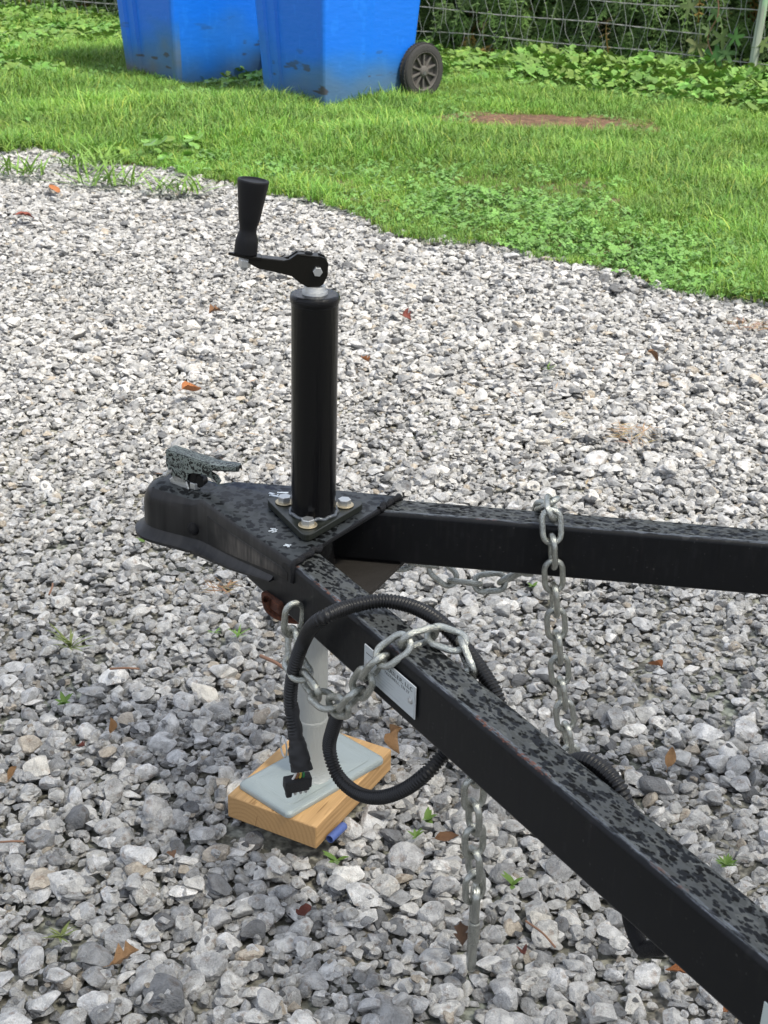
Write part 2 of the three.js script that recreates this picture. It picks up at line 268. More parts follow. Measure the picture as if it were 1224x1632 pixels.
{
  for (const [sgn, mat, pitch, lab] of [[1, M_NEAR, 0, 'nearer square steel beam with rusty chipped edge'], [-1, M_FAR, 0, 'farther square steel beam with pale worn edge']]) {
    const b = part('beam', beamGeo(2.3), mat, trailer, lab); b.rotation.order = 'YXZ'; b.rotation.set(0, -sgn * HALF, pitch);
    const d0 = .115; b.position.set(Math.cos(HALF) * d0, 0, sgn * Math.sin(HALF) * d0);
  }
}
// coupler body: stamped channel that grows from the ball socket to the width of the beams
const M_PAINT = GLO({
  map: canvasTex(1024, 1024, (g, w, h) => { const R = RNG(311); g.fillStyle = '#343738'; g.fillRect(0, 0, w, h); for (let i = 0; i < 700; i++) { g.fillStyle = `rgba(${R() < .5 ? '60,64,68' : '10,11,12'},.25)`; blot(g, R, R() * w, R() * h, rr(5, 24, R), 5); } g.fillStyle = '#070808'; for (let i = 0; i < 1700; i++) blot(g, R, R() * w, R() * h, rr(4, 17, R), 7); for (let i = 0; i < 120; i++) { g.fillStyle = `rgba(120,126,132,${rr(.1, .4, R)})`; g.fillRect(R() * w, R() * h, rr(1, 8, R), rr(1, 2, R)); } }),
  roughnessMap: canvasTex(512, 512, (g, w, h) => { const R = RNG(312); g.fillStyle = '#808080'; g.fillRect(0, 0, w, h); for (let i = 0; i < 1200; i++) { g.fillStyle = R() < .5 ? 'rgba(220,220,220,.3)' : 'rgba(60,60,60,.2)'; blot(g, R, R() * w, R() * h, rr(2, 9, R), 5); } }, false), roughness: .8,
});
const M_SIDE = GLO({ map: dataTex(512, 128, (i, j) => { const u = i / 512, v = j / 128, m = sstep(.04, .3, u + (fbm(u * 9, v * 3, 314, 3) - .5) * .2) * sstep(.80, .62, u) * sstep(.02, .3, v) * sstep(1, .7, v), st = fbm(u * 70, v * 3, 315, 3), t = clamp(m * (.55 + .9 * (st - .3))); return [lerp(.085, .36, t), lerp(.085, .34, t), lerp(.088, .315, t)]; }, true), roughness: .5 });
const M_FLANK = GLO({ map: dataTex(512, 256, (i, j) => { const u = i / 512, v = j / 256, t = clamp(.25 + (fbm(u * 60, v * 4, 316, 3) - .4) * .8 + (fbm(u * 8, v * 8, 317, 3) - .5) * .5); return [lerp(.07, .21, t), lerp(.07, .205, t), lerp(.075, .20, t)]; }, true), roughness: .42, specularIntensity: .6 });
const M_BLACK = GLO({ color: lin(.006, .006, .007), roughness: .3 });
const M_BLACKM = GLO({ color: lin(.008, .008, .009), roughness: .55, bumpMap: fineNoise, bumpScale: .0006 });
const M_RUST = STD({ map: dataTex(256, 256, (i, j) => { const t = fbm(i / 256 * 24, j / 256 * 24, 321, 4, 24); return [lerp(.16, .55, t), lerp(.09, .30, t), lerp(.06, .18, t)]; }, true), roughness: .95, bumpMap: fineNoise, bumpScale: .002 });
const M_ZINC = STD({ color: lin(.55, .56, .55), metalness: .85, roughness: .38, bumpMap: fineNoise, bumpScale: .0005 });
const M_BRASSY = STD({ color: lin(.50, .42, .28), metalness: .75, roughness: .42 });
const coupler = (() => {
  const st = []; const RD = .040, CX = -.083;
  for (let k = 0; k <= 9; k++) { const a = k / 9 * Math.PI / 2; st.push([CX - RD * Math.cos(a), Math.max(.0015, RD * Math.sin(a)), .004 - (RD - RD * Math.sqrt(Math.max(.02, 1 - Math.pow(Math.cos(a), 2)))) * .85, 1]); }
  st.push([-.062, .0392, .003, .9], [-.040, .037, .001, .7], [-.022, .0362, .0, .5], [-.012, .036, .003, .3], [-.002, .0385, .005, .12], [.08, .074, .005, 0], [.16, .1045, .005, 0], [.203, .1222, .005, 0]);
  const wAt = (x) => { let i = 9; while (i < st.length - 2 && x > st[i + 1][0]) i++; return lerp(st[i][1], st[i + 1][1], (x - st[i][0]) / (st[i + 1][0] - st[i][0])); };
  const bot = -.066, botAt = (x) => lerp(-.066, -.034, sstep(-.03, .20, x));
  const body = loft(st.map(([x, w, y, k]) => { const pts = [], r = lerp(.006, Math.min(.026, w * .95), k), rr_ = Math.min(r, w * .98); const bx = botAt(x), half = [[w, bx]]; half.push([w, bx * .6]); for (let i = 0; i <= 6; i++) { const a = i / 6 * Math.PI / 2; half.push([w - rr_ + rr_ * Math.cos(a), y - rr_ + rr_ * Math.sin(a)]); } half.push([w * .3, y]); for (const p of half) pts.push(V(x, p[1], p[0])); for (const p of half.slice().reverse()) pts.push(V(x, p[1], -p[0])); return pts; }), false, false,
    (i, j, p) => [p.x / .4, (p.z < 0 ? -1 : 1) * (Math.abs(p.z) - p.y) / .4]);
  const bg = toCreasedNormals(body, .7), nr = st.length - 1, mj = 19; bg.clearGroups();
  for (let i = 0; i < nr; i++) for (const [j0, j1, m] of [[0, 5, 1], [5, mj - 5, 0], [mj - 5, mj, 1]]) bg.addGroup((i * mj + j0) * 6, (j1 - j0) * 6, m);
  const c = part('coupler', bg, [M_PAINT, M_FLANK], trailer, 'stamped black ball coupler with rounded nose');
  // turned-out lip round the bottom
  const lip = []; const out = []; for (const [x, w] of st) out.push([x, w]);
  const path = [...out.slice(0, -1)].map(([x, w], i) => [x, w]);
  const ringAt = (s) => path.map(([x, w], i) => { const a = i / 9 * Math.PI / 2, n = i <= 9 ? [-Math.cos(a), Math.sin(a)] : [-.35 * (i > 12 ? 1 : 0), 1]; const L = Math.hypot(...n), k = s * [1, 1, .8, .5, .12][Math.max(0, i - 13)]; return [x + n[0] / L * k, w + n[1] / L * k]; });
  const inner = ringAt(-.002), o2 = ringAt(.0135), rings = [];
  const seq = [...path.keys()].reverse().map((i) => [i, 1]).concat([...path.keys()].slice(1).map((i) => [i, -1]));
  for (const [i, sg] of seq) { const b = botAt(inner[i][0]), q = [1, 1, .8, .45, .08][Math.max(0, i - 13)]; rings.push([V(inner[i][0], b + .010 * q, sg * inner[i][1]), V(lerp(inner[i][0], o2[i][0], .5), b - .001 * q, sg * lerp(inner[i][1], o2[i][1], .5)), V(o2[i][0], b - .004 * q, sg * o2[i][1]), V(o2[i][0], b - .008 * q, sg * o2[i][1]), V(inner[i][0], b - .006 * q, sg * inner[i][1])]); }
  part('lip', toCreasedNormals(loft(rings, true, true, (i, j, p) => [p.x / .4, p.z / .4]), .8), M_FLANK, c);
  // dusty flank panels, slightly proud pressing on each side
  for (const sg of [1, -1]) {
    const g = loft([.012, .08, .16, .192].map((x) => [x, wAt(x)]).map(([x, w]) => [V(x, -.012, sg * (w - .002)), V(x, -.014, sg * (w + .0018)), V(x, botAt(x) + .010, sg * (w + .0018)), V(x, botAt(x) + .008, sg * (w - .002))]), true, true, (i, j, p) => [p.x / .25, -p.y / .07]);
    part('side_panel', g, M_SIDE, c);
  }
  for (const sg of [1, -1]) part('rivet', xf(lathe([[0, .004], [.006, .0035], [.009, 0], [.009, -.004]], 20), { p: [-.02, -.044, sg * .037], r: [sg * Math.PI / 2, 0, 0] }), M_BLACKM, c);
  // weld beads where the beams meet the coupler
  for (const sg of [1, -1]) {
    const pts = []; for (let k = 0; k <= 8; k++) { const t = k / 8; pts.push(V(.2045 + .002 * Math.sin(k * 2.1), .004 + .0015 * Math.sin(k * 3.7), sg * lerp(.068, .1215, t))); }
    pts.push(V(.2045, -.008, sg * .1245), V(.203, -.02, sg * .1245));
    part('weld_bead', curveTube(pts, .0042, 50, 8), M_BLACKM, c);
  }
  c.rotation.y = .03; c.position.z = .006;
  return c;
})();
{ // rear plate inside the coupler, gusset below, rusty chain loop
  part('back_plate', xf(new THREE.BoxGeometry(.005, .062, .09), { p: [.135, -.034, 0] }), M_BLACKM, trailer);
  part('plate_edge', xf(new RoundedBoxGeometry(.006, .0055, .150, 2, .0015), { p: [.2025, .0022, .0] }), M_BLACKM, trailer);
  const sh = new THREE.Shape([[.11, -.066], [.205, -.108], [.225, -.105], [.240, 0], [.225, .105], [.205, .108], [.11, .066]].map((p) => new THREE.Vector2(p[0], p[1])));
  const gg = new THREE.ExtrudeGeometry(sh, { depth: .005, bevelEnabled: false }); gg.rotateX(Math.PI / 2); gg.translate(0, -BH - .0015, 0);
  part('gusset_plate', gg, STD({ color: lin(.016, .013, .010), roughness: .8, bumpMap: fineNoise, bumpScale: .002 }), trailer, 'brown stained gusset plate under the coupler');
  const lp0 = (px, py, h) => trailer.worldToLocal(at(px, py, TOP + h));
  part('chain_loop', curveTube([lp0(424, 955, -.062), lp0(428, 970, -.080), lp0(440, 980, -.088), lp0(462, 987, -.090), lp0(476, 988, -.088), lp0(484, 980, -.070)], .0052, 40, 10), M_RUST, trailer, 'rusty bent rod that holds the safety chain');
  part('chain_loop', curveTube([V(.152, -.070, -.078), V(.150, -.088, -.082), V(.158, -.094, -.090), V(.19, -.094, -.103), V(.204, -.09, -.108), V(.206, -.072, -.106)], .0055, 40, 10), M_RUST, trailer);
  // rust bloom where the bracket is welded
  part('bracket', xf(new RoundedBoxGeometry(.05, .016, .02, 3, .004), { p: [.165, -.070, .102], r: [0, -HALF, .1] }), M_RUST, trailer, 'rusted weld at the coupler corner');
  // wire loop hanging below the nearer beam
  
  const hk = (px, py) => trailer.worldToLocal(onNear(px, py, -BW * .7)), a = hk(1004, 1462), b = hk(1056, 1508), mid = hk(1024, 1512);
  part('wire_hook', curveTube([a.clone().add(V(0, .025, 0)), a, mid.clone().lerp(a, .35).add(V(0, -.003, 0)), mid, mid.clone().lerp(b, .5).add(V(0, -.001, 0)), b, b.clone().add(V(0, .025, 0))], .0075, 40, 10), M_BLACKM, trailer);
}
// latch on the neck of the coupler
{
  const M_WORN = STD({ map: canvasTex(512, 512, (g, w, h) => { const R = RNG(331); g.fillStyle = '#757d77'; g.fillRect(0, 0, w, h); g.fillStyle = '#0c0d0c'; for (let i = 0; i < 800; i++) { g.save(); g.translate(R() * w, R() * h); g.rotate(rr(.6, 1.2, R)); blot(g, R, 0, 0, rr(3, 15, R), 6); g.restore(); } for (let i = 0; i < 200; i++) { g.fillStyle = `rgba(180,190,184,${rr(.1, .4, R)})`; g.fillRect(R() * w, R() * h, rr(2, 12, R), 2); } }), roughness: .45, metalness: .2 });
  const latch = new THREE.Group(); latch.name = 'latch'; latch.position.set(-.050, .003, .014); latch.rotation.y = .04; latch.scale.set(.74, .78, .62); trailer.add(latch); latch.userData.label = 'coupler latch lever in worn silver and black paint';
  const ext = (pts, d, z, m, name, bev = .0008) => { const g = new THREE.ExtrudeGeometry(new THREE.Shape(pts.map((p) => new THREE.Vector2(p[0], p[1]))), { depth: d, bevelEnabled: true, bevelSize: bev, bevelThickness: bev, bevelSegments: 1 }); g.translate(0, 0, z); const u = g.attributes.uv; for (let i = 0; i < u.count; i++) u.setXY(i, u.getX(i) * 9, u.getY(i) * 9); return part(name, g, m, latch); };
  const side = [[-.038, .058], [.062, .053], [.066, .047], [.058, .034], [.022, .031], [.010, .026], [.004, .008], [-.020, .006], [-.034, .022], [-.039, .034]];
  ext(side, .0022, .0135, M_WORN, 'side_plate'); ext(side, .0022, -.0157, M_WORN, 'side_plate');
  part('top_plate', xf(new RoundedBoxGeometry(.100, .0024, .0300, 2, .0008), { p: [.012, .0568, 0], r: [0, 0, -.05] }), M_WORN, latch);
  part('front_plate', xf(new RoundedBoxGeometry(.0022, .024, .028, 2, .0008), { p: [-.0388, .046, 0] }), M_WORN, latch);
  { const g = loft([[.050, .054, .0165], [.075, .0555, .016], [.10, .0590, .0150], [.112, .0605, .012], [.117, .060, .006]].map(([x, y, w]) => [V(x, y, w), V(x, y - .006, w + .001), V(x, y - .009, w), V(x, y - .004, 0), V(x, y - .009, -w), V(x, y - .006, -w - .001), V(x, y, -w), V(x, y + .002, 0)])); part('lever_tongue', g, M_WORN, latch); }
  ext([[.022, .032], [.05, .034], [.066, .030], [.072, .022], [.066, .014], [.058, .022], [.040, .024]], .003, -.004, M_WORN, 'trigger');
  part('cam', xf(cyl(.0125, .0125, .020, 28), { p: [.012, .022, 0], r: [Math.PI / 2, 0, 0] }), M_BLACK, latch);
  part('cam', xf(cyl(.011, .009, .018, 24), { p: [.030, .014, 0], r: [Math.PI / 2, 0, 0] }), M_BLACK, latch);
  ext([[-.020, .016], [.004, .012], [.010, -.002], [-.022, -.004], [-.030, .002], [-.032, .006]], .003, .0125, M_ZINC, 'foot', .001); ext([[-.02, .012], [.004, .010], [.010, -.002], [-.026, -.003]], .003, -.0165, M_ZINC, 'foot', .001);
  for (const [x, y] of [[-.029, .040], [-.003, .042]]) for (const s of [1, -1]) part('rivet', xf(lathe([[0, .003], [.0045, .0026], [.0062, 0], [.0062, -.003]], 20), { p: [x, y, s * .0162], r: [s * Math.PI / 2, 0, 0] }), M_WORN, latch);
  part('pin', merge([xf(cyl(.0035, .0035, .05, 16), { p: [-.028, .022, .012], r: [Math.PI / 2, 0, 0] }), xf(new THREE.SphereGeometry(.0045, 16, 10), { p: [-.028, .022, .037] })]), M_ZINC, latch);
  part('adjusting_nut', xf(hexHead(.010, .009), { p: [.018, -.001, .004] }), M_ZINC, latch);
}
// data plate riveted to the nearer beam
{
  const plateTex = canvasTex(1024, 512, (g, w, h) => {
    const R = RNG(341); g.fillStyle = '#b9bfc0'; g.fillRect(0, 0, w, h);
    for (let i = 0; i < 400; i++) { g.fillStyle = `rgba(${R() < .5 ? '225,228,228' : '140,146,150'},.08)`; g.fillRect(R() * w, R() * h, rr(10, 160, R), rr(1, 10, R)); }
    g.fillStyle = '#26282b'; g.font = 'bold 92px sans-serif'; g.textAlign = 'right'; g.fillText('TRAILER, LLC', w - 40, 100);
    g.font = 'bold 62px sans-serif'; g.fillText('TAZEWELL, TN 37', w - 100, 178); g.fillRect(40, 96, 190, 14);
    g.fillStyle = 'rgba(70,80,95,.55)'; for (let k = 0; k < 5; k++) { g.fillRect(40, 230 + k * 54, rr(480, 700, R), 4); g.fillRect(40, 214 + k * 54, rr(80, 150, R), 9); }
    g.fillStyle = '#42506a'; g.fillRect(20, 300, 90, 26); g.fillRect(24, 356, 66, 18);
  });
  const a = trailer.worldToLocal(onNear(664, 1096, .0025)), b = trailer.worldToLocal(onNear(661, 1147, .0025));
  const L = .105, H = a.y - b.y; const plate = part('data_plate', new RoundedBoxGeometry(L, H, .0016, 2, .0007), STD({ color: lin(.62, .64, .64), metalness: .3, roughness: .4 }), trailer, 'pale riveted data plate with the maker’s lettering');
  plate.position.copy(a.clone().add(b).multiplyScalar(.5)).add(V(-L / 2 * Math.cos(HALF), 0, -L / 2 * Math.sin(HALF))); plate.rotation.order = 'YXZ'; plate.rotation.set(0, -HALF, 0);
  const face = new THREE.PlaneGeometry(L - .002, H - .002); face.translate(0, 0, .0012); part('print', face, STD({ map: plateTex, roughness: .42, metalness: .25 }), plate);
  part('rivet', xf(lathe([[0, .0026], [.003, .0022], [.0045, 0]], 18), { p: [L / 2 - .008, -.0, .001], r: [Math.PI / 2, 0, 0] }), M_ZINC, plate);
  part('rivet', xf(lathe([[0, .0026], [.003, .0022], [.0045, 0]], 18), { p: [-L / 2 + .008, -.0, .001], r: [Math.PI / 2, 0, 0] }), M_ZINC, plate);
  // pale reflector strip at the right-hand end of the beam
  const e1 = trailer.worldToLocal(onNear(1219, 1612, .002)); const rf = part('marker_strip', new RoundedBoxGeometry(.06, .042, .0015, 2, .0006), STD({ color: lin(.42, .47, .44), roughness: .4 }), trailer, 'pale grey strip stuck on the nearer beam');
  rf.position.copy(e1).add(V(.028 * Math.cos(HALF), -.012, .028 * Math.sin(HALF))); rf.rotation.order = 'YXZ'; rf.rotation.set(0, -HALF, 0);
  // scraps of white paint marks on the coupler top
  const paintMark = (px, py, n, s, seed) => { const R = RNG(seed), gs = [], c = trailer.worldToLocal(at(px, py, TOP + .006)); for (let k = 0; k < n; k++) gs.push(xf(new THREE.BoxGeometry(s * rr(.5, 1.2, R), .0006, s * rr(.12, .3, R)), { p: [c.x + rr(-s, s, R) * .6, .0056, c.z + rr(-s, s, R) * .6], r: [0, rr(-.6, .6, R) + .6, 0] })); part('paint_mark', merge(gs), STD({ color: lin(.55, .6, .64), roughness: .6 }), coupler); };
  paintMark(446, 786, 4, .014, 5); paintMark(436, 843, 6, .006, 6); paintMark(455, 868, 6, .006, 7);
}
// ------------------------------------------------------------------ jack
const JX = .153, JZ = .008;
const jack = new THREE.Group(); jack.name = 'jack'; jack.position.set(JX, 0, JZ); trailer.add(jack); jack.userData.label = 'black tube jack with side crank and silver foot'; trailer.updateMatrixWorld(true);
const JTOP = .299;
const M_TUBE = GLO({ color: lin(.004, .004, .0045), specularIntensity: .5, roughness: .20, bumpMap: fineNoise, bumpScale: .00035 });
const M_SILVER = STD({ color: lin(.37, .38, .36), metalness: .35, roughness: .42, bumpMap: fineNoise, bumpScale: .0005 });
{
  const s = new THREE.Shape(), A = [[-.078, 0], [.036, .066], [.036, -.066]], r = .010; // rounded triangle (x, z)
  const pts = []; A.forEach((p, i) => { const q = A[(i + 1) % 3], o = A[(i + 2) % 3], d = (a, b) => { const v = [b[0] - a[0], b[1] - a[1]], L = Math.hypot(...v); return [v[0] / L, v[1] / L]; }, d1 = d(p, o), d2 = d(p, q); for (let k = 0; k <= 6; k++) { const t = k / 6, b0 = [p[0] + d1[0] * r * 1.6, p[1] + d1[1] * r * 1.6], b2 = [p[0] + d2[0] * r * 1.6, p[1] + d2[1] * r * 1.6]; pts.push([(1 - t) ** 2 * b0[0] + 2 * t * (1 - t) * p[0] + t * t * b2[0], (1 - t) ** 2 * b0[1] + 2 * t * (1 - t) * p[1] + t * t * b2[1]]); } });
  const g = new THREE.ExtrudeGeometry(new THREE.Shape(pts.map((p) => new THREE.Vector2(p[0], p[1]))), { depth: .007, bevelEnabled: true, bevelSize: .001, bevelThickness: .001, bevelSegments: 2 }); g.rotateX(Math.PI / 2); g.translate(0, .0145, 0);
  part('mounting_plate', g, STD({ color: lin(.012, .014, .010), roughness: .35, bumpMap: fineNoise, bumpScale: .0008 }), jack);
  for (const [x, z] of [[-.046, 0], [.019, .0385], [.021, -.0385]]) {
    const b = part('bolt', xf(hexHead(.0078, .0065), { p: [x, .0175, z], r: [0, rr(0, 1), 0] }), M_ZINC, jack);
    part('washer', xf(lathe([[.004, .0175], [.0115, .0175], [.012, .017], [.012, .0158], [.004, .0155]], 28), { p: [x, 0, z] }), M_BRASSY, jack);
  }
  // bright weld ring at the foot of the tube
  const wp = []; for (let k = 0; k < 40; k++) { const a = k / 40 * 6.2832; wp.push(V(Math.cos(a) * (.0295 + .0008 * Math.sin(k * 2.3)), .017 + .001 * Math.sin(k * 1.7), Math.sin(a) * (.0295 + .0008 * Math.sin(k * 2.3)))); }
  part('weld_ring', curveTube(wp, .0026, 120, 8, true), STD({ color: lin(.10, .11, .12), metalness: .5, roughness: .3 }), jack);
  part('tube', lathe([[.0281, .015], [.0283, .018], [.0283, JTOP - .012], [.0281, JTOP - .010], [.0296, JTOP - .009], [.0300, JTOP - .006], [.0300, JTOP - .003], [.029, JTOP], [.0265, JTOP + .001], [0, JTOP + .001]], 64), M_TUBE, jack, 'glossy black upright jack tube');
  part('sticker', xf(new THREE.CylinderGeometry(.02845, .02845, .032, 12, 1, true, 3.6, .3), { p: [0, .128, 0] }), STD({ color: lin(.75, .33, .02), roughness: .5, side: THREE.DoubleSide }), jack);
  part('bearing', lathe([[.0155, JTOP], [.0155, JTOP + .004], [.0145, JTOP + .005], [.0130, JTOP + .0055], [.0130, JTOP + .010], [.0120, JTOP + .011], [0, JTOP + .011]], 36), M_ZINC, jack);
  part('shaft', xf(cyl(.0065, .0065, .03, 20), { p: [0, JTOP + .02, 0] }), M_BLACK, jack);
  part('lower_tube', lathe([[.0215, -.082], [.0281, -.082], [.0283, -.080], [.0283, .004]], 48), M_TUBE, jack);
  part('leg', lathe([[.0205, -.30], [.0207, -.12], [.0207, -.02]], 48), M_SILVER, jack, 'silver painted inner jack leg');
  part('leg_collar', lathe([[.0300, -.385], [.026, -.378], [.0228, -.366], [.0213, -.345], [.0212, -.296], [.0218, -.2935], [.0212, -.291], [.0205, -.290]], 48), M_SILVER, jack);
}
{ // crank: head cheeks, arm, grip
  const crank = new THREE.Group(); crank.name = 'crank'; crank.position.set(0, JTOP + .033, 0); jack.add(crank);
  const yaw = Math.atan2(-.10, -1); // arm points left in the picture and a touch nearer
  crank.rotation.order = 'YXZ'; crank.rotation.y = AXIS - 3.0; crank.rotation.z = .12; crank.scale.setScalar(.78); crank.userData.label = 'folding crank arm with tall black grip';
}
const crank = jack.getObjectByName('crank');
{
  // crank axes: x out along the arm, y up, z through the cheeks
  const prof = [[-.017, .010], [-.012, .0165], [-.004, .0185], [.006, .0165], [.020, .019], [.030, .018], [.040, .009], [.05, .0055], [.09, .0055], [.100, .0055], [.100, -.002], [.086, -.0085], [.05, -.0125], [.034, -.015], [.020, -.024], [.008, -.029], [-.006, -.029], [-.014, -.022], [-.0185, -.008]];
  const plate = (z) => { const g = new THREE.ExtrudeGeometry(new THREE.Shape(prof.map((p) => new THREE.Vector2(p[0], p[1]))), { depth: .003, bevelEnabled: true, bevelSize: .001, bevelThickness: .001, bevelSegments: 2 }); g.translate(0, 0, z); return g; };
  part('arm', merge([plate(.0075), plate(-.0105), xf(new RoundedBoxGeometry(.073, .003, .020, 2, .001), { p: [.066, .0055, 0] }), xf(new RoundedBoxGeometry(.018, .003, .020, 2, .001), { p: [.033, .0125, 0], r: [0, 0, -.7] }), xf(new RoundedBoxGeometry(.03, .003, .024, 2, .001), { p: [.012, .0175, 0] }),
    (() => { const s = new THREE.Shape([[.083, -.012], [.106, -.012], [.130, 0], [.106, .012], [.083, .012]].map((p) => new THREE.Vector2(p[0], p[1]))); const g = new THREE.ExtrudeGeometry(s, { depth: .003, bevelEnabled: true, bevelSize: .001, bevelThickness: .0008, bevelSegments: 1 }); g.rotateX(-Math.PI / 2); g.translate(0, .004, 0); return g; })()]), GLO({ color: lin(.008, .0075, .006), roughness: .28 }), crank);
  part('bolt', xf(hexHead(.0068, .006), { p: [-.003, -.003, -.0125], r: [-Math.PI / 2, 0, 0] }), M_ZINC, crank);
  part('nut', xf(hexHead(.0068, .006), { p: [-.003, -.003, .0115], r: [Math.PI / 2, 0, 0] }), M_ZINC, crank);
  part('rivet', xf(lathe([[0, .003], [.005, .0025], [.0065, 0]], 18), { p: [.012, .0192, 0] }), M_BLACKM, crank);
  part('grip', xf(lathe([[.0, .0075], [.0152, .0078], [.0158, .010], [.0156, .026], [.0140, .034], [.0117, .041], [.0118, .048], [.0140, .058], [.0148, .062], [.0172, .082], [.0202, .107], [.0212, .116], [.0206, .1185], [.0185, .1188], [.0165, .1165], [0, .116]], 40), { p: [.106, 0, 0], s: [1.1, 1, 1.1] }), GLO({ color: lin(.009, .009, .010), roughness: .5 }), crank, 'tall flared black crank grip');
  part('grip_nut', xf(merge([xf(cyl(.0092, .0095, .003, 24), { p: [0, -.001, 0] }), xf(hexHead(.0088, .009), { p: [0, -.0125, 0] }), xf(lathe([[0, -.019], [.005, -.0175], [.0065, -.0125]], 20), {})]), { p: [.106, .002, 0] }), M_ZINC, crank);
}
{ // foot: pressed plate with turned-down edges, on the block
  const c = at(382, 1241, .05).add(at(612, 1202, .05)).multiplyScalar(.5), b = at(460, 1291, .05), r = at(612, 1202, .05), l = at(382, 1241, .05);
  const ang = Math.atan2(-(r.z - b.z), r.x - b.x), LX = Math.hypot(r.x - b.x, r.z - b.z), LZ = Math.hypot(l.x - b.x, l.z - b.z);
  const N = 28, g = new THREE.PlaneGeometry(LX, LZ, N, N); g.rotateX(-Math.PI / 2); const p = g.attributes.position;
  for (let i = 0; i < p.count; i++) { const ex = 1 - Math.abs(p.getX(i)) / (LX / 2), ez = 1 - Math.abs(p.getZ(i)) / (LZ / 2), d = Math.min(ex * LX / 2, ez * LZ / 2), rad = Math.hypot(p.getX(i), p.getZ(i)); p.setY(i, .005 + .003 * sstep(.0, .012, d) + .006 * sstep(.055, .022, rad) + .002 * sstep(.05, .0, d) * 0); }
  g.computeVertexNormals();
  const rim = []; const hw = LX / 2, hd = LZ / 2, rc = .008, loop = []; for (const [sx, sz, a0] of [[1, 1, 0], [-1, 1, Math.PI / 2], [-1, -1, Math.PI], [1, -1, Math.PI * 1.5]]) for (let k = 0; k <= 6; k++) { const a = a0 + k / 6 * Math.PI / 2; loop.push([sx * (hw - rc) + rc * Math.cos(a), sz * (hd - rc) + rc * Math.sin(a)]); }
  const ringY = (y, o) => loop.map(([x, z]) => V(x + Math.sign(x) * o, y, z + Math.sign(z) * o));
  const rimG = loft([ringY(0, .0015), ringY(.004, .0018), ringY(.0075, .0005), ringY(.0085, -.003), ringY(.0082, -.012)], true, false);
  const dome = loft([ringY(.0082, -.012), ...[.8, .6, .45, .32, .22].map((t) => loop.map(([x, z]) => { const q = V(x * t, 0, z * t), rad = Math.hypot(q.x, q.z); q.y = .0084 + .0015 * (1 - t) + .006 * sstep(.05, .022, rad); return q; }))], true, true);
  const jw = jack.worldToLocal(V(c.x, .0385, c.z));
  const f = part('foot_plate', merge([rimG, dome]), STD({ color: lin(.30, .34, .33), metalness: .25, roughness: .30, side: THREE.DoubleSide, bumpMap: fineNoise, bumpScale: .0003 }), jack, 'pale zinc foot plate with turned edges');
  f.position.copy(jw); f.position.x = lerp(jw.x, 0, .3); f.position.z = lerp(jw.z, 0, .3); f.rotation.y = ang + AXIS;
  const ringPts = [], rc0 = jack.worldToLocal(at(452, 1190, .075)); for (let k = 0; k < 24; k++) { const a = k / 24 * 6.2832; ringPts.push(V(rc0.x + .010 * Math.cos(a), rc0.y + .016 * Math.sin(a), rc0.z + .006 * Math.cos(a))); }
  part('pull_ring', curveTube(ringPts, .0013, 48, 8, true), M_ZINC, jack);
}

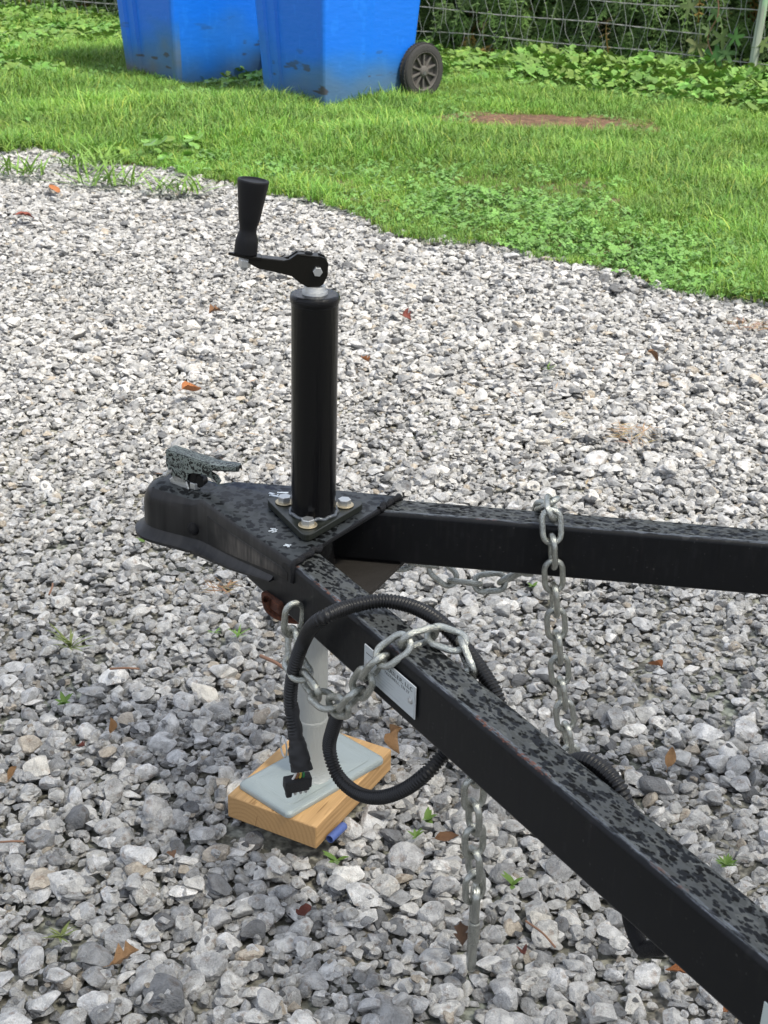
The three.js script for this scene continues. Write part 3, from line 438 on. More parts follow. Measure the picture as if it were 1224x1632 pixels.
// ------------------------------------------------------------------ wood block
{
  const A = at(360, 1269, .038), B = at(506, 1317, .038), C = at(626, 1192, .038);
  const LX = Math.hypot(C.x - B.x, C.z - B.z), LZ = Math.hypot(A.x - B.x, A.z - B.z), ang = Math.atan2(-(C.z - B.z), C.x - B.x), cx = (A.x + C.x) / 2, cz = (A.z + C.z) / 2;
  const wood = (fn) => dataTex(512, 512, fn, true), pal = (t) => [lerp(.53, .79, t), lerp(.40, .64, t), lerp(.24, .44, t)];
  const topT = wood((i, j) => { const u = i / 512, v = j / 512, wv = fbm(u * 3, v * 2, 401, 3) * 3, ring = Math.sin((v * 13 + wv + Math.pow(v - .45, 2) * 8) * 3.1), f = fbm(u * 6, v * 160, 405, 3), sp_ = sstep(.74, .86, fbm(u * 5, v * 30, 407, 3)); const t = clamp(.66 + ring * .09 + (f - .5) * .4 - sp_ * .5); return pal(t); });
  const sideT = wood((i, j) => { const u = i / 512, v = j / 512, f = fbm(u * 4, v * 60, 415, 3), ring = Math.sin((v * 5 + fbm(u * 3, v * 2, 411, 2) * 1.6) * 4); return pal(clamp(.48 + ring * .14 + (f - .5) * .5 - sstep(.75, .85, fbm(u * 8, v * 20, 417, 3)) * .4)); });
  const endT = wood((i, j) => { const u = i / 512, v = j / 512, d = Math.hypot((u - .18) * 3.7, v + .35), ring = Math.pow(.5 + .5 * Math.sin(d * 34 + fbm(u * 4, v * 4, 421, 2) * 2), 2), f = fbm(u * 120, v * 90, 425, 2), crack = Math.abs(u - .34 - (v - .5) * .05) < .004 && v < .55 ? .5 : 0; return pal(clamp(.52 - ring * .16 + (f - .5) * .3 - crack)); });
  const mk = (t) => STD({ map: t, roughness: .75, bumpMap: t, bumpScale: .0006 }), mt = mk(topT), ms = mk(sideT), me = mk(endT);
  const g = new RoundedBoxGeometry(LX, .036, LZ, 3, .0025);
  const w = new THREE.Mesh(g, [me, me, mt, mt, ms, ms]); w.name = 'wood_block'; w.position.set(cx, .020, cz); w.rotation.y = ang; w.castShadow = w.receiveShadow = true; scene.add(w);
  tag(w, 'yellow sawn timber block lying on gravel beneath the jack foot', 'wood block');
  // blue plastic tube by the block
  const p0 = at(526, 1333, .012), p1 = at(548, 1312, .012), d = p1.clone().sub(p0), t = new THREE.Mesh((() => { const L = d.length() + .002; return lathe([[.0048, -L / 2], [.0058, -L / 2], [.0060, -L / 2 + .001], [.0060, L / 2 - .002], [.005, L / 2], [0, L / 2], [0, L / 2 - .002], [.0048, L / 2 - .003], [.0048, -L / 2]], 28); })(), STD({ color: lin(.06, .10, .28), roughness: .5, side: THREE.DoubleSide }));
  t.name = 'plastic_cap'; t.position.copy(p0).lerp(p1, .5).setY(.008); t.quaternion.setFromUnitVectors(V(0, 1, 0), d.clone().normalize()); t.castShadow = true; scene.add(t); tag(t, 'small blue plastic tube cap lying against the timber block', 'plastic cap');
}

// ------------------------------------------------------------------ safety chains
const LINK = { pitch: .0348, w: .0118, r: .0040 };
const linkGeo = (() => { const pts = [], hl = LINK.pitch / 2 + LINK.r, a = LINK.w, L = hl - a; for (let k = 0; k < 20; k++) { const t = k / 20; let x, y; const seg = t * 4; if (seg < 1) { x = lerp(-L, L, seg); y = a; } else if (seg < 2) { const an = Math.PI / 2 - (seg - 1) * Math.PI; x = L + a * Math.cos(an); y = a * Math.sin(an); } else if (seg < 3) { x = lerp(L, -L, seg - 2); y = -a; } else { const an = -Math.PI / 2 - (seg - 3) * Math.PI; x = -L + a * Math.cos(an); y = a * Math.sin(an); } pts.push(V(x, y, 0)); } return curveTube(pts, LINK.r, 56, 12, true); })();
const M_GALV = STD({ map: dataTex(256, 256, (i, j) => { const t = fbm(i / 256 * 12, j / 256 * 12, 431, 4, 12); const v = lerp(.56, .80, t); return [v, v * 1.01, v * .97]; }, true), metalness: .9, roughness: .27, bumpMap: fineNoise, bumpScale: .0006 });
function chain(name, label, paths, group, twist0 = 0, drift = 0) {
  const g = thing(name, label, 'chain', paths[0].toArray(), 0, group), c = new THREE.CatmullRomCurve3(paths, false, 'centripetal'); c.arcLengthDivisions = 2000;
  const L = c.getLength(), n = Math.floor(L / LINK.pitch), ref = V(.3, .2, .93).normalize();
  let up = null;
  for (let i = 0; i < n; i++) {
    const a = c.getPointAt(i * LINK.pitch / L), b = c.getPointAt(Math.min(1, (i + 1) * LINK.pitch / L)), T = b.clone().sub(a).normalize();
    if (!up) up = V(0, 0, 1).addScaledVector(T, -T.z).normalize(); else up = up.addScaledVector(T, -up.dot(T)).normalize();
    const side = new THREE.Vector3().crossVectors(up, T), tw = twist0 + i * drift + (i % 2 ? Math.PI / 2 : 0), N = up.clone().multiplyScalar(Math.cos(tw)).addScaledVector(side, Math.sin(tw)), B = new THREE.Vector3().crossVectors(N, T);
    const m = part('chain_link', linkGeo, M_GALV, g); m.quaternion.setFromRotationMatrix(new THREE.Matrix4().makeBasis(T, B, N)); m.position.copy(a.lerp(b, .5)).sub(g.position);
  }
  return g;
}
const eye = at(468, 985, TOP - .088);
const hangTop = at(758, 1072, TOP - .008), hangEnd = at(752, 1530, .012);
{
  const q = (px, py, d) => onNear(px, py, d);
  const down = []; for (const [y, t] of [[.395, .06], [.33, .2], [.24, .45], [.16, .7], [.098, .9]]) { const p = hangTop.clone().lerp(hangEnd, t); p.y = y; down.push(p); }
  const c1 = chain('safety_chain', 'galvanised safety chain looped over the nearer beam beside the data plate', [q(470, 966, .010), q(467, 1000, .012), q(464, 1045, .018), q(488, 1085, .022), q(520, 1120, .022), q(548, 1128, .022), q(572, 1098, .018), q(600, 1058, .013), at(632, 1030, TOP + .009), at(690, 1010, TOP + .013), at(722, 1016, TOP + .012), at(744, 1040, TOP + .004), ...down], 'safety chains of the trailer', .5, .03);
  const top = down.at(-1), bot = hangEnd.clone().setY(.004), L = top.y + .02 - bot.y; // long repair link at the end
  const pts = [], hl = L / 2 - .010, a = .011; for (let k = 0; k < 24; k++) { const s = k / 24 * 4; let x, y; if (s < 1) { y = lerp(-hl, hl, s); x = a; } else if (s < 2) { const an = (s - 1) * Math.PI; x = a * Math.cos(an); y = hl + a * Math.sin(an); } else if (s < 3) { y = lerp(hl, -hl, s - 2); x = -a; } else { const an = Math.PI + (s - 3) * Math.PI; x = a * Math.cos(an); y = -hl + a * Math.sin(an); } pts.push(V(0, y, x)); }
  const k = part('end_hook', curveTube(pts, .0052, 80, 12, true), M_GALV, c1, 'long thick link at the free end'); k.position.copy(top).lerp(bot, .5).add(V(0, .012, 0)).sub(c1.position);
  const sl = part('sleeve', xf(lathe([[.0056, -.016], [.0068, -.014], [.0068, .014], [.0056, .016]], 20), { p: [0, .002, a] }), M_GALV, k);
  // farther chain
  const fb = (px, py, d) => onPlane(px, py, farFaceP.clone().addScaledVector(farFaceN, -BW - .012), farFaceN);
  const up1 = at(868, 800, TOP + .010), up2 = at(876, 796, TOP + .016), front = [onFar(878, 822, .006), onFar(880, 850, .010), onFar(882, 905, .011), onFar(884, 960, .012), onFar(888, 1020, .013), onFar(893, 1080, .014), onFar(900, 1140, .015), onFar(909, 1205, .016)];
  const lo = front.at(-1).clone(); const tail = [lo.clone().add(V(.006, -.05, .0)), lo.clone().add(V(.012, -.11, .0))];
  chain('safety_chain', 'galvanised safety chain hanging straight down from the farther beam', [toWorld(.19, -.088, -.105), fb(690, 900), fb(722, 926), fb(770, 930), fb(815, 922), fb(850, 890), fb(862, 840), up1, up2, ...front, ...tail], 'safety chains of the trailer', .3, .015);
}

// ------------------------------------------------------------------ wiring in ribbed conduit
{
  const h = thing('wiring_harness', 'black ribbed wiring conduit looped round the beam, ending in a flat plug', 'wiring', eye.toArray());
  const M_COND = GLO({ color: lin(.006, .006, .0065), specularIntensity: .8, roughness: .38 });
  function conduit(pts, r, ends) {
    const c = new THREE.CatmullRomCurve3(pts.map((p) => p.clone().sub(h.position)), false, 'centripetal'); c.arcLengthDivisions = 1200;
    const L = c.getLength(), n = Math.round(L / .0041), rings = [], fr = c.computeFrenetFrames(n * 4, false);
    for (let i = 0; i <= n * 4; i++) { const p = c.getPointAt(i / (n * 4)), k = r * [.77, .98, 1.05, .98][i % 4], ring = []; for (let j = 0; j < 16; j++) { const a = j / 16 * 6.2832; ring.push(p.clone().addScaledVector(fr.normals[i], Math.cos(a) * k).addScaledVector(fr.binormals[i], Math.sin(a) * k)); } rings.push(ring); }
    return part('conduit', loft(rings, true, true), M_COND, h);
  }
  const q = (px, py, d) => onNear(px, py, d), back = (px, py, d) => q(px, py, -BW - d);
  // arch: plug -> up the outside -> over the beam -> down its far side
  conduit([q(472, 1175, .030), q(463, 1120, .030), q(468, 1070, .028), q(484, 1022, .024), at(516, 984, TOP + .012), at(560, 966, TOP + .014), at(612, 958, TOP + .015), at(660, 968, TOP + .016), at(702, 992, TOP + .014), back(738, 1030, .022), back(768, 1070, .022), back(792, 1112, .022), back(800, 1150, .022)], .0083);
  // lower loop: from the knot in the chain, down, under the beam and along its inner side
  conduit([q(543, 1128, .006), q(531, 1160, .004), q(525, 1195, .002), q(538, 1235, .0), q(566, 1262, -.004), q(604, 1271, -.010), q(645, 1258, -.022), q(680, 1232, -.036), back(712, 1198, .012), back(760, 1180, .016)], .0083);
  conduit([back(880, 1250, .020), back(905, 1222, .016), back(935, 1214, .014), back(960, 1228, .016), back(985, 1256, .018), back(1000, 1300, .022)], .0092);
  const a = q(472, 1172, .030).sub(h.position), b = q(481, 1228, .031).sub(h.position);
  part('tape_wrap', (() => { const c = new THREE.CatmullRomCurve3([a.clone().lerp(b, -.9), a.clone().lerp(b, -.1), a.clone().lerp(b, .35), b]); const n = 34, fr = c.computeFrenetFrames(n), rings = []; for (let i = 0; i <= n; i++) { const p = c.getPoint(i / n), t = i / n, R = []; for (let j = 0; j < 18; j++) { const an = j / 18 * 6.2832, k = lerp(.0080, .0118, sstep(.3, .9, t)) * (.86 + .3 * vnoise(i * .35, j * .6, 77) + .03 * Math.sin(i * 1.1 + j * .4)); R.push(p.clone().addScaledVector(fr.normals[i], Math.cos(an) * k * 1.05).addScaledVector(fr.binormals[i], Math.sin(an) * k * lerp(1, .75, t))); } rings.push(R); } return loft(rings); })(), STD({ color: lin(.008, .008, .009), roughness: .62 }), h, 'black tape wrapped over the cable end');
  // flat four way plug
  const plug = new THREE.Group(); plug.name = 'plug'; plug.position.copy(q(474, 1246, .032).sub(h.position)); plug.rotation.set(.25, .35, -.06); h.add(plug); plug.userData.label = 'flat four way trailer plug';
  const M_PLUG = STD({ color: lin(.011, .011, .012), roughness: .6, bumpMap: fineNoise, bumpScale: .0008 });
  part('plug_body', merge([xf(new RoundedBoxGeometry(.034, .017, .013, 3, .002), {}), xf(new RoundedBoxGeometry(.030, .008, .011, 3, .002), { p: [0, -.010, 0] }), xf(new RoundedBoxGeometry(.0075, .012, .0085, 3, .002), { p: [-.0105, -.0165, 0] })]), M_PLUG, plug);
  for (const x of [-.002, .005, .0115]) part('pin', xf(lathe([[0, -.006], [.0016, -.0055], [.0021, -.004], [.0021, .006]], 14), { p: [x, -.0165, 0] }), M_ZINC, plug);
  const wc = [[.62, .60, .56], [.22, .10, .04], [.55, .40, .05], [.03, .20, .07]]; wc.forEach((c, i) => part('wire', curveTube([V(-.008 + i * .0045, .004, 0), V(-.005 + i * .004, .013, .002), V(-.001 + i * .002, .022, -.001)], .0014, 14, 8), STD({ color: lin(...c), roughness: .5 }), plug));
}

// ------------------------------------------------------------------ wheeled bins
{
  const blue = dataTex(512, 512, (i, j) => { const u = i / 512, v = j / 512, a = fbm(u * 4, v * 4, 441, 4), scr = sstep(.70, .74, fbm(u * 60, v * 10, 445, 3)) * .018, low = sstep(.30, .0, v + (fbm(u * 7, v * 3, 447, 3) - .5) * .35), spot = sstep(.73, .80, fbm(u * 17, v * 30, 449, 3)) * sstep(.36, .1, v), d = clamp(low * .62 + sstep(.55, .8, a) * sstep(.5, .1, v) * .35); const c = [.07 + scr, .43 + scr, .85 + scr]; const mud = [.45, .43, .40], rst = [.26, .16, .11]; return c.map((x, k) => lerp(lerp(x, mud[k], d), rst[k], spot * .55)); }, true);
  const M_BIN = STD({ map: blue, roughness: .42, bumpMap: fineNoise, bumpScale: .001 }), M_TYRE = STD({ color: lin(.035, .034, .032), roughness: .9, bumpMap: fineNoise, bumpScale: .002 }), M_RIM = STD({ color: lin(.09, .083, .075), roughness: .8 }), M_AX = STD({ color: lin(.2, .2, .2), metalness: .8, roughness: .5 });
  // plan outline, front at +z, right hand side at +x (unit: bottom size)
  const W = .555, D = .69;
  const plan = (() => { const p = [], hw = W / 2, hd = D / 2, arc = (cx, cz, r, a0, a1, n = 5) => { for (let k = 0; k <= n; k++) { const a = lerp(a0, a1, k / n); p.push([cx + r * Math.cos(a), cz + r * Math.sin(a)]); } };
    arc(hw - .022, hd - .022, .022, 0, Math.PI / 2); p.push([hw - .03, hd], [hw - .036, hd - .030], [-hw + .16, hd - .030], [-hw + .15, hd - .014], [-hw + .085, hd - .014], [-hw + .075, hd]); arc(-hw + .03, hd - .03, .03, Math.PI / 2, Math.PI);
    p.push([-hw, .02], [-hw + .008, 0]); arc(-hw + .04, -hd + .04, .04, Math.PI, Math.PI * 1.5); arc(hw - .04, -hd + .04, .04, Math.PI * 1.5, Math.PI * 2); p.push([hw - .010, -.02], [hw - .006, .01], [hw, .035]); return p; })();
  const blue2 = blue.clone(); blue2.offset.set(.37, 0); const M_BIN2 = M_BIN.clone(); M_BIN2.map = blue2;
  function bin(cx, cz, ry, label, mat = M_BIN) {
    const b = thing('recycling_bin', label, 'wheeled bin', [cx, -.005, cz], ry, 'blue wheeled bins on the lawn');
    const lv = [[.012, .965], [.0, .985], [.02, 1], [.25, 1.055], [.5, 1.11], [.75, 1.165], [.98, 1.215], [1.0, 1.27], [1.035, 1.27]];
    const rings = lv.map(([y, s]) => plan.map(([x, z]) => V(x * s, y, z * s)));
    part('body', toCreasedNormals(loft(rings, true, true, (i, j, p) => [(Math.atan2(p.z, p.x) / 6.2832 + .5) * 1, p.y / 1.1]), .6), mat, b);
    const lid = loft([[1.037, 1.29, 0], [1.06, 1.29, 0], [1.10, 1.2, 0], [1.125, .9, 0], [1.13, .3, 0]].map(([y, s]) => plan.map(([x, z]) => V(x * s, y, z * s)))); part('lid', lid, M_BIN, b);
    part('handle', xf(cyl(.014, .014, W * 1.1, 16), { p: [0, 1.02, -D * .72], r: [0, 0, Math.PI / 2] }), M_BIN, b);
    part('axle', xf(cyl(.011, .011, W + .16, 14), { p: [0, .15, -D / 2 - .03], r: [0, 0, Math.PI / 2] }), M_AX, b);
    for (const s of [1, -1]) {
      const w = new THREE.Group(); w.name = 'wheel'; w.scale.setScalar(1.03); w.position.set(s * (W / 2 + .045), .158, -D / 2 - .035); b.add(w);
      const ty = [lathe([[.112, -.030], [.140, -.032], [.150, -.022], [.152, 0], [.150, .022], [.140, .032], [.112, .030], [.108, 0], [.112, -.030]], 56)];
      for (let k = 0; k < 44; k++) { const a = k / 44 * 6.2832; for (const q of [-1, 1]) ty.push(xf(new THREE.BoxGeometry(.012, .007, .024), { p: [.1515 * Math.cos(a + q * .035), q * .015, .1515 * Math.sin(a + q * .035)], r: [0, -a - q * .035 + .25 * q, 0] })); }
      part('tyre', xf(merge(ty), { r: [0, 0, Math.PI / 2] }), M_TYRE, w);
      const rim = [lathe([[.0, -.026], [.026, -.026], [.033, -.016], [.033, .016], [.026, .030], [.0, .030]], 28), lathe([[.100, -.026], [.112, -.028], [.112, .028], [.100, .026], [.100, -.026]], 48), xf(cyl(.103, .103, .006, 40), { p: [0, -.004, 0] })];
      for (let k = 0; k < 10; k++) { const a = k / 10 * 6.2832; rim.push(xf(new RoundedBoxGeometry(.078, .040, .012, 2, .003), { p: [.066 * Math.cos(a), 0, .066 * Math.sin(a)], r: [0, -a, 0] })); }
      part('rim', xf(merge(rim), { r: [0, 0, Math.PI / 2 * (s > 0 ? -1 : 1)] }), M_RIM, w);
    }
    return b;
  }
  const FR = at(517, 170, 0), ry = Math.atan2(.315, .32) * -1 + .0;
  const uF = V(-.707, 0, -.700), uS = V(.776, 0, -.63); // along the front, along the side
  // local +x must be the right hand side: outward normal of the side, local +z the outward normal of the front
  const yaw = Math.atan2(-.66, .751); // direction of +z (front normal) in the ground plane
  const place = (F, yawR, k = 1) => { const X = V(Math.cos(yawR), 0, -Math.sin(yawR)), Z = V(Math.sin(yawR), 0, Math.cos(yawR)); return F.clone().addScaledVector(X, -W / 2 * k).addScaledVector(Z, -D / 2 * k); };
  const y1 = -.80, c1 = place(FR, y1), y2 = -.87, c2 = place(at(281, 133, 0), y2, 1.13);
  bin(c1.x, c1.z, y1, 'blue wheeled recycling bin with its wheel showing, beside the fence');
  const b2 = bin(c2.x, c2.z, y2, 'blue wheeled recycling bin farther left, half in shadow of the other', M_BIN2); b2.scale.setScalar(1.13);
}

// ------------------------------------------------------------------ wire fence
{
  const f = thing('wire_fence', 'old woven wire fence in front of the dark hedge', 'fence', FENCE_A.toArray(), Math.atan2(-FENCE_D.z, FENCE_D.x));
  const M_WIRE = STD({ color: lin(.36, .36, .33), metalness: .2, roughness: .6 }), M_WIRE2 = STD({ color: lin(.29, .31, .29), metalness: .2, roughness: .65 });
  const X0 = -6.5, X1 = 3.9, HS = [.01, .145, .307, .468, .63, .79, .95, 1.11];
  const sag = (x, k) => .012 * Math.sin(x * 1.3 + k) + .006 * Math.sin(x * 4.1 + k * 2);
  HS.forEach((y, k) => { // two strand twisted cable
    const gs = []; for (const ph of [0, Math.PI]) { const pts = []; const n = 172; for (let i = 0; i <= n; i++) { const x = lerp(X0, X1, i / n), a = x * 78 + ph; pts.push(V(x, y + sag(x, k) + .0028 * Math.sin(a), .0028 * Math.cos(a))); } gs.push(new THREE.TubeGeometry(new THREE.CatmullRomCurve3(pts), 700, .0021, 4)); }
    part('line_wire', merge(gs), M_WIRE, f);
  });
  const R = RNG(461);
  let i = 0; for (let x = X0 + .03; x < X1; x += .061, i++) {
    const pts = []; HS.forEach((y, k) => { const s = ((k + i) % 2 ? 1 : -1) * .021; pts.push(V(x + s + rr(-.013, .013, R), y + sag(x, k), .004)); if (k < HS.length - 1) pts.push(V(x + rr(-.016, .016, R), y + .075, .004 + rr(-.012, .012, R))); });
    part('stay_wire', new THREE.TubeGeometry(new THREE.CatmullRomCurve3(pts), 44, .0017, 4), M_WIRE2, f);
  }
  const M_POST = STD({ map: dataTex(256, 512, (a, b) => { const u = a / 256, v = b / 512, t = fbm(u * 8, v * 12, 471, 5), l = sstep(.5, .62, fbm(u * 6, v * 10, 475, 4)); return [lerp(lerp(.46, .72, t), .56, l), lerp(lerp(.49, .76, t), .70, l), lerp(lerp(.44, .68, t), .56, l)]; }, true), roughness: .9, bumpMap: fineNoise, bumpScale: .003 });
  const base = at(1190, 142, 0), px = f.worldToLocal(base.clone()).x; f.updateMatrixWorld(true);
  const bl = f.worldToLocal(at(1170, 142, 0));
  for (const dx of [0, 2.4, -5.4]) { const p = part('post', lathe([[.028, -.3], [.028, 1.3], [.024, 1.305], [0, 1.305]], 20), M_POST, f, dx === 0 ? 'lichen grey steel fence post, leaning a little' : undefined); p.position.set(bl.x + dx, 0, .022); p.rotation.z = -.045 + dx * .01; }
}

// ------------------------------------------------------------------ planting
const leafMat = (c, t = .35, rough = .75) => PHY({ color: lin(...c), transmission: t, thickness: 0, roughness: rough, ior: 1.35 });
// cedar hedge behind the fence
function sprayGeo(seed) { // flat fern-like spray
  const R = RNG(seed), tris = [], quad = (a, b, w0, w1, n) => { const d = b.clone().sub(a), s = new THREE.Vector3().crossVectors(d, n).normalize(); const p = [a.clone().addScaledVector(s, w0), a.clone().addScaledVector(s, -w0), b.clone().addScaledVector(s, w1), b.clone().addScaledVector(s, -w1)]; tris.push(p[0], p[1], p[2], p[1], p[3], p[2]); };
  const N = V(0, 1, 0), main = []; for (let k = 0; k <= 7; k++) main.push(V(0, -.02 * k * k / 7, k / 7 * .16));
  for (let k = 0; k < 7; k++) { quad(main[k], main[k + 1], .0035, .003, N); for (const s of [1, -1]) { const L = (.062 - .0065 * k) * rr(.75, 1.2, R), e = main[k].clone().add(V(s * L * .75, rr(-.012, .006, R), L * .75)); quad(main[k], e, .0035, .0016, N); for (const t of [.35, .65]) for (const q of [1, -1]) { const b = main[k].clone().lerp(e, t), e2 = b.clone().add(V((s * .5 - q * .5 * s) * L * .45, rr(-.006, .003, R), L * .42 * (q > 0 ? 1 : .5))); quad(b, e2, .0032, .0012, N); } } }
  const g = new THREE.BufferGeometry(); g.setAttribute('position', new THREE.Float32BufferAttribute(tris.flatMap((p) => [p.x, p.y, p.z]), 3)); g.setAttribute('uv', new THREE.Float32BufferAttribute(new Float32Array(tris.length * 2), 2)); g.computeVertexNormals(); return g;
}
{
  const SP = [sprayGeo(501), sprayGeo(502), sprayGeo(503)], M_CED = leafMat([.10, .185, .04], .3), M_BARK = STD({ map: dataTex(256, 256, (i, j) => { const t = fbm(i / 256 * 20, j / 256 * 4, 511, 4, 4); return [lerp(.14, .36, t), lerp(.10, .27, t), lerp(.07, .20, t)]; }, true), roughness: 1, bumpMap: fineNoise, bumpScale: .01 });
  const R = RNG(520), m4 = new THREE.Matrix4(), q = new THREE.Quaternion(), c = new THREE.Color();
  const labels = ['cedar at the left end of the hedge, behind the farther bin', 'cedar of the hedge directly behind the blue bins', 'cedar of the hedge between the bin wheel and the bare soil', 'cedar of the hedge behind the middle of the wire fence', 'cedar of the hedge next to the leaning fence post', 'cedar at the right end of the hedge, past the post'];
  [-5.2, -3.0, -1.0, .35, 1.5, 2.9].forEach((s, k) => {
    const p = FENCE_A.clone().addScaledVector(FENCE_D, s).add(V(.30, 0, -.62).multiplyScalar(rr(.9, 1.25, R)));
    const t = thing('cedar_tree', 'dark green ' + labels[k], 'tree', p.toArray(), 0, 'cedars of the hedge');
    part('trunk', curveTube([V(0, -.1, 0), V(.02, .4, .01), V(-.01, 1.2, 0), V(0, 2.6, 0)], .05, 20, 10), M_BARK, t);
    part('trunk', curveTube([V(.16, -.1, .05), V(.2, .5, .04), V(.12, 1.4, 0)], .028, 16, 8), M_BARK, t);
    const crown = new THREE.Group(); crown.name = 'crown'; crown.userData.kind = 'stuff'; t.add(crown);
    SP.forEach((g, gi) => {
      const n = 1500, im = new THREE.InstancedMesh(g, M_CED, n); im.name = 'foliage'; im.userData.kind = 'stuff'; im.castShadow = im.receiveShadow = true;
      for (let i = 0; i < n; i++) {
        const y = .10 + 2.5 * Math.pow(R(), 1.25), rad = lerp(.95, .35, y / 2.8) * Math.sqrt(rr(.08, 1, R)), a = rr(0, 6.28, R), sc = rr(.8, 1.7, R);
        q.setFromEuler(new THREE.Euler(rr(.2, 1.3, R), a + rr(-.6, .6, R), rr(-.5, .5, R), 'YXZ'));
        m4.compose(V(Math.sin(a) * rad * 1.05, y, Math.cos(a) * rad * .62), q, V(sc, sc, sc)); im.setMatrixAt(i, m4);
        const b = rr(.5, 1.5, R), br = R() < .05; im.setColorAt(i, br ? c.setRGB(2.2, .8, .7) : c.setRGB(b, b, b));
      }
      crown.add(im);
    });
  });
  // far side of the hedge: a closed dark row so that no light comes through under it
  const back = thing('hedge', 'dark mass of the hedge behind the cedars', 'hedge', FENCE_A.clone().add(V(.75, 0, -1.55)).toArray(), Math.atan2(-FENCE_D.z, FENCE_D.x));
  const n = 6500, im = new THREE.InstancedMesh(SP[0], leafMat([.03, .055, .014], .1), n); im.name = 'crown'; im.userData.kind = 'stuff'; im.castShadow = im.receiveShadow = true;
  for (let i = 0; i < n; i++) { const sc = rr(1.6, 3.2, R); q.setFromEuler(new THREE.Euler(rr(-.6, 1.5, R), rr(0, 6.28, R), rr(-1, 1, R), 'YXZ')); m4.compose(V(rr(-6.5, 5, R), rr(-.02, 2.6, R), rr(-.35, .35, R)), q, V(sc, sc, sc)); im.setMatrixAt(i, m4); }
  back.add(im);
  for (let k = 0; k < 7; k++) part('trunk', curveTube([V(-6 + k * 1.7, -.1, 0), V(-5.9 + k * 1.7, 1, .05), V(-6 + k * 1.7, 2.3, 0)], .06, 12, 8), M_BARK, back);
  shade(back);
}
// shade tree to the right of and behind the camera
{
  const t = thing('shade_tree', 'broad leafy shade tree standing to the right behind the viewer', 'tree', [2.75, 0, 3.0]);
  const M_B = STD({ color: lin(.10, .085, .07), roughness: 1, bumpMap: fineNoise, bumpScale: .01 });
  part('trunk', loft([[-.1, .30], [.5, .22], [2, .18], [4, .14], [6.5, .07]].map(([y, r], i) => [...Array(14)].map((_, j) => { const a = j / 14 * 6.2832; return V(Math.cos(a) * r + .05 * Math.sin(i), y, Math.sin(a) * r); }))), M_B, t);
  for (let k = 0; k < 7; k++) { const a = k * .9, y = 3.2 + k * .4; part('limb', curveTube([V(0, y, 0), V(Math.cos(a) * .9, y + .5, Math.sin(a) * .9), V(Math.cos(a) * 2.1, y + 1.2, Math.sin(a) * 2.3)], .05, 16, 8), M_B, t); }
  const R = RNG(541), tris = []; for (let k = 0; k < 9; k++) { const p = V(rr(-.1, .1, R), rr(-.08, .08, R), rr(-.1, .1, R)), q = new THREE.Quaternion().setFromEuler(new THREE.Euler(rr(-.7, .7, R), rr(0, 6.28, R), rr(-.7, .7, R))); const L = [V(0, 0, -.055), V(.028, 0, -.01), V(.0, .006, .06), V(-.028, 0, -.01)].map((v) => v.applyQuaternion(q).add(p)); tris.push(L[0], L[1], L[2], L[0], L[2], L[3]); }
  const g = new THREE.BufferGeometry(); g.setAttribute('position', new THREE.Float32BufferAttribute(tris.flatMap((p) => [p.x, p.y, p.z]), 3)); g.setAttribute('uv', new THREE.Float32BufferAttribute(new Float32Array(tris.length * 2), 2)); g.computeVertexNormals();
  const n = 1500, im = new THREE.InstancedMesh(g, leafMat([.07, .13, .03], .3), n); im.name = 'crown'; im.userData.kind = 'stuff'; im.castShadow = true;
  const m4 = new THREE.Matrix4(), q = new THREE.Quaternion();
  for (let i = 0; i < n; i++) { const v = V(rr(-1, 1, R), rr(-1, 1, R), rr(-1, 1, R)); if (v.length() > 1) { i--; continue; } v.normalize().multiplyScalar(Math.pow(R(), .25)); const sc = rr(.8, 1.5, R); q.setFromEuler(new THREE.Euler(rr(-.5, .5, R), rr(0, 6.28, R), rr(-.5, .5, R))); m4.compose(V(v.x * 2.9, 5.6 + v.y * 1.9 + .2 * vnoise(v.x * 3, v.z * 3, 7), v.z * 3.6), q, V(sc, sc, sc)); im.setMatrixAt(i, m4); }
  t.add(im);
}
// grass
function tuftGeo(seed, n, len, spread, wid) {
  const R = RNG(seed), pos = [], col = [];
  for (let k = 0; k < n; k++) {
    const a = rr(0, 6.28, R), r0 = spread * Math.sqrt(R()), x = Math.cos(a) * r0, z = Math.sin(a) * r0, L = len * rr(.45, 1.1, R), lean = rr(.3, 1.5, R), dir = rr(0, 6.28, R), w = wid * rr(.7, 1.25, R), P = [];
    for (let i = 0; i <= 3; i++) { const t = i / 3, bend = lean * t, h = L * (Math.sin(Math.min(1.5, bend + .001)) / (lean + .001) * .0 + t * Math.cos(bend * .75)), o = L * t * Math.sin(bend * .9); P.push([x + Math.cos(dir) * o, h, z + Math.sin(dir) * o, w * (1 - Math.pow(t, 1.6)) + .0003]); }
    const sx = -Math.sin(dir), sz = Math.cos(dir), tone = rr(.75, 1.25, R);
    const yel = R() < .07 ? 1 : 0;
    for (let i = 0; i < 3; i++) { const A = P[i], B = P[i + 1], q = [[A, 1], [A, -1], [B, 1], [A, -1], [B, -1], [B, 1]]; for (const [p, s] of q) { pos.push(p[0] + sx * p[3] * s, p[1], p[2] + sz * p[3] * s); col.push((yel ? 1.6 : 1) * tone, (yel ? 1.15 : 1) * tone, (yel ? 1.4 : 1) * tone); } }
  }
  const g = new THREE.BufferGeometry(); g.setAttribute('position', new THREE.Float32BufferAttribute(pos, 3)); g.setAttribute('color', new THREE.Float32BufferAttribute(col, 3)); g.setAttribute('uv', new THREE.Float32BufferAttribute(new Float32Array(pos.length / 3 * 2), 2)); g.computeVertexNormals(); return g;
}
const leafGrass = PHY({ color: lin(.19, .33, .06), transmission: .3, thickness: 0, roughness: .6, ior: 1.35 });
const GRASS_C = [.185, .338, .055];
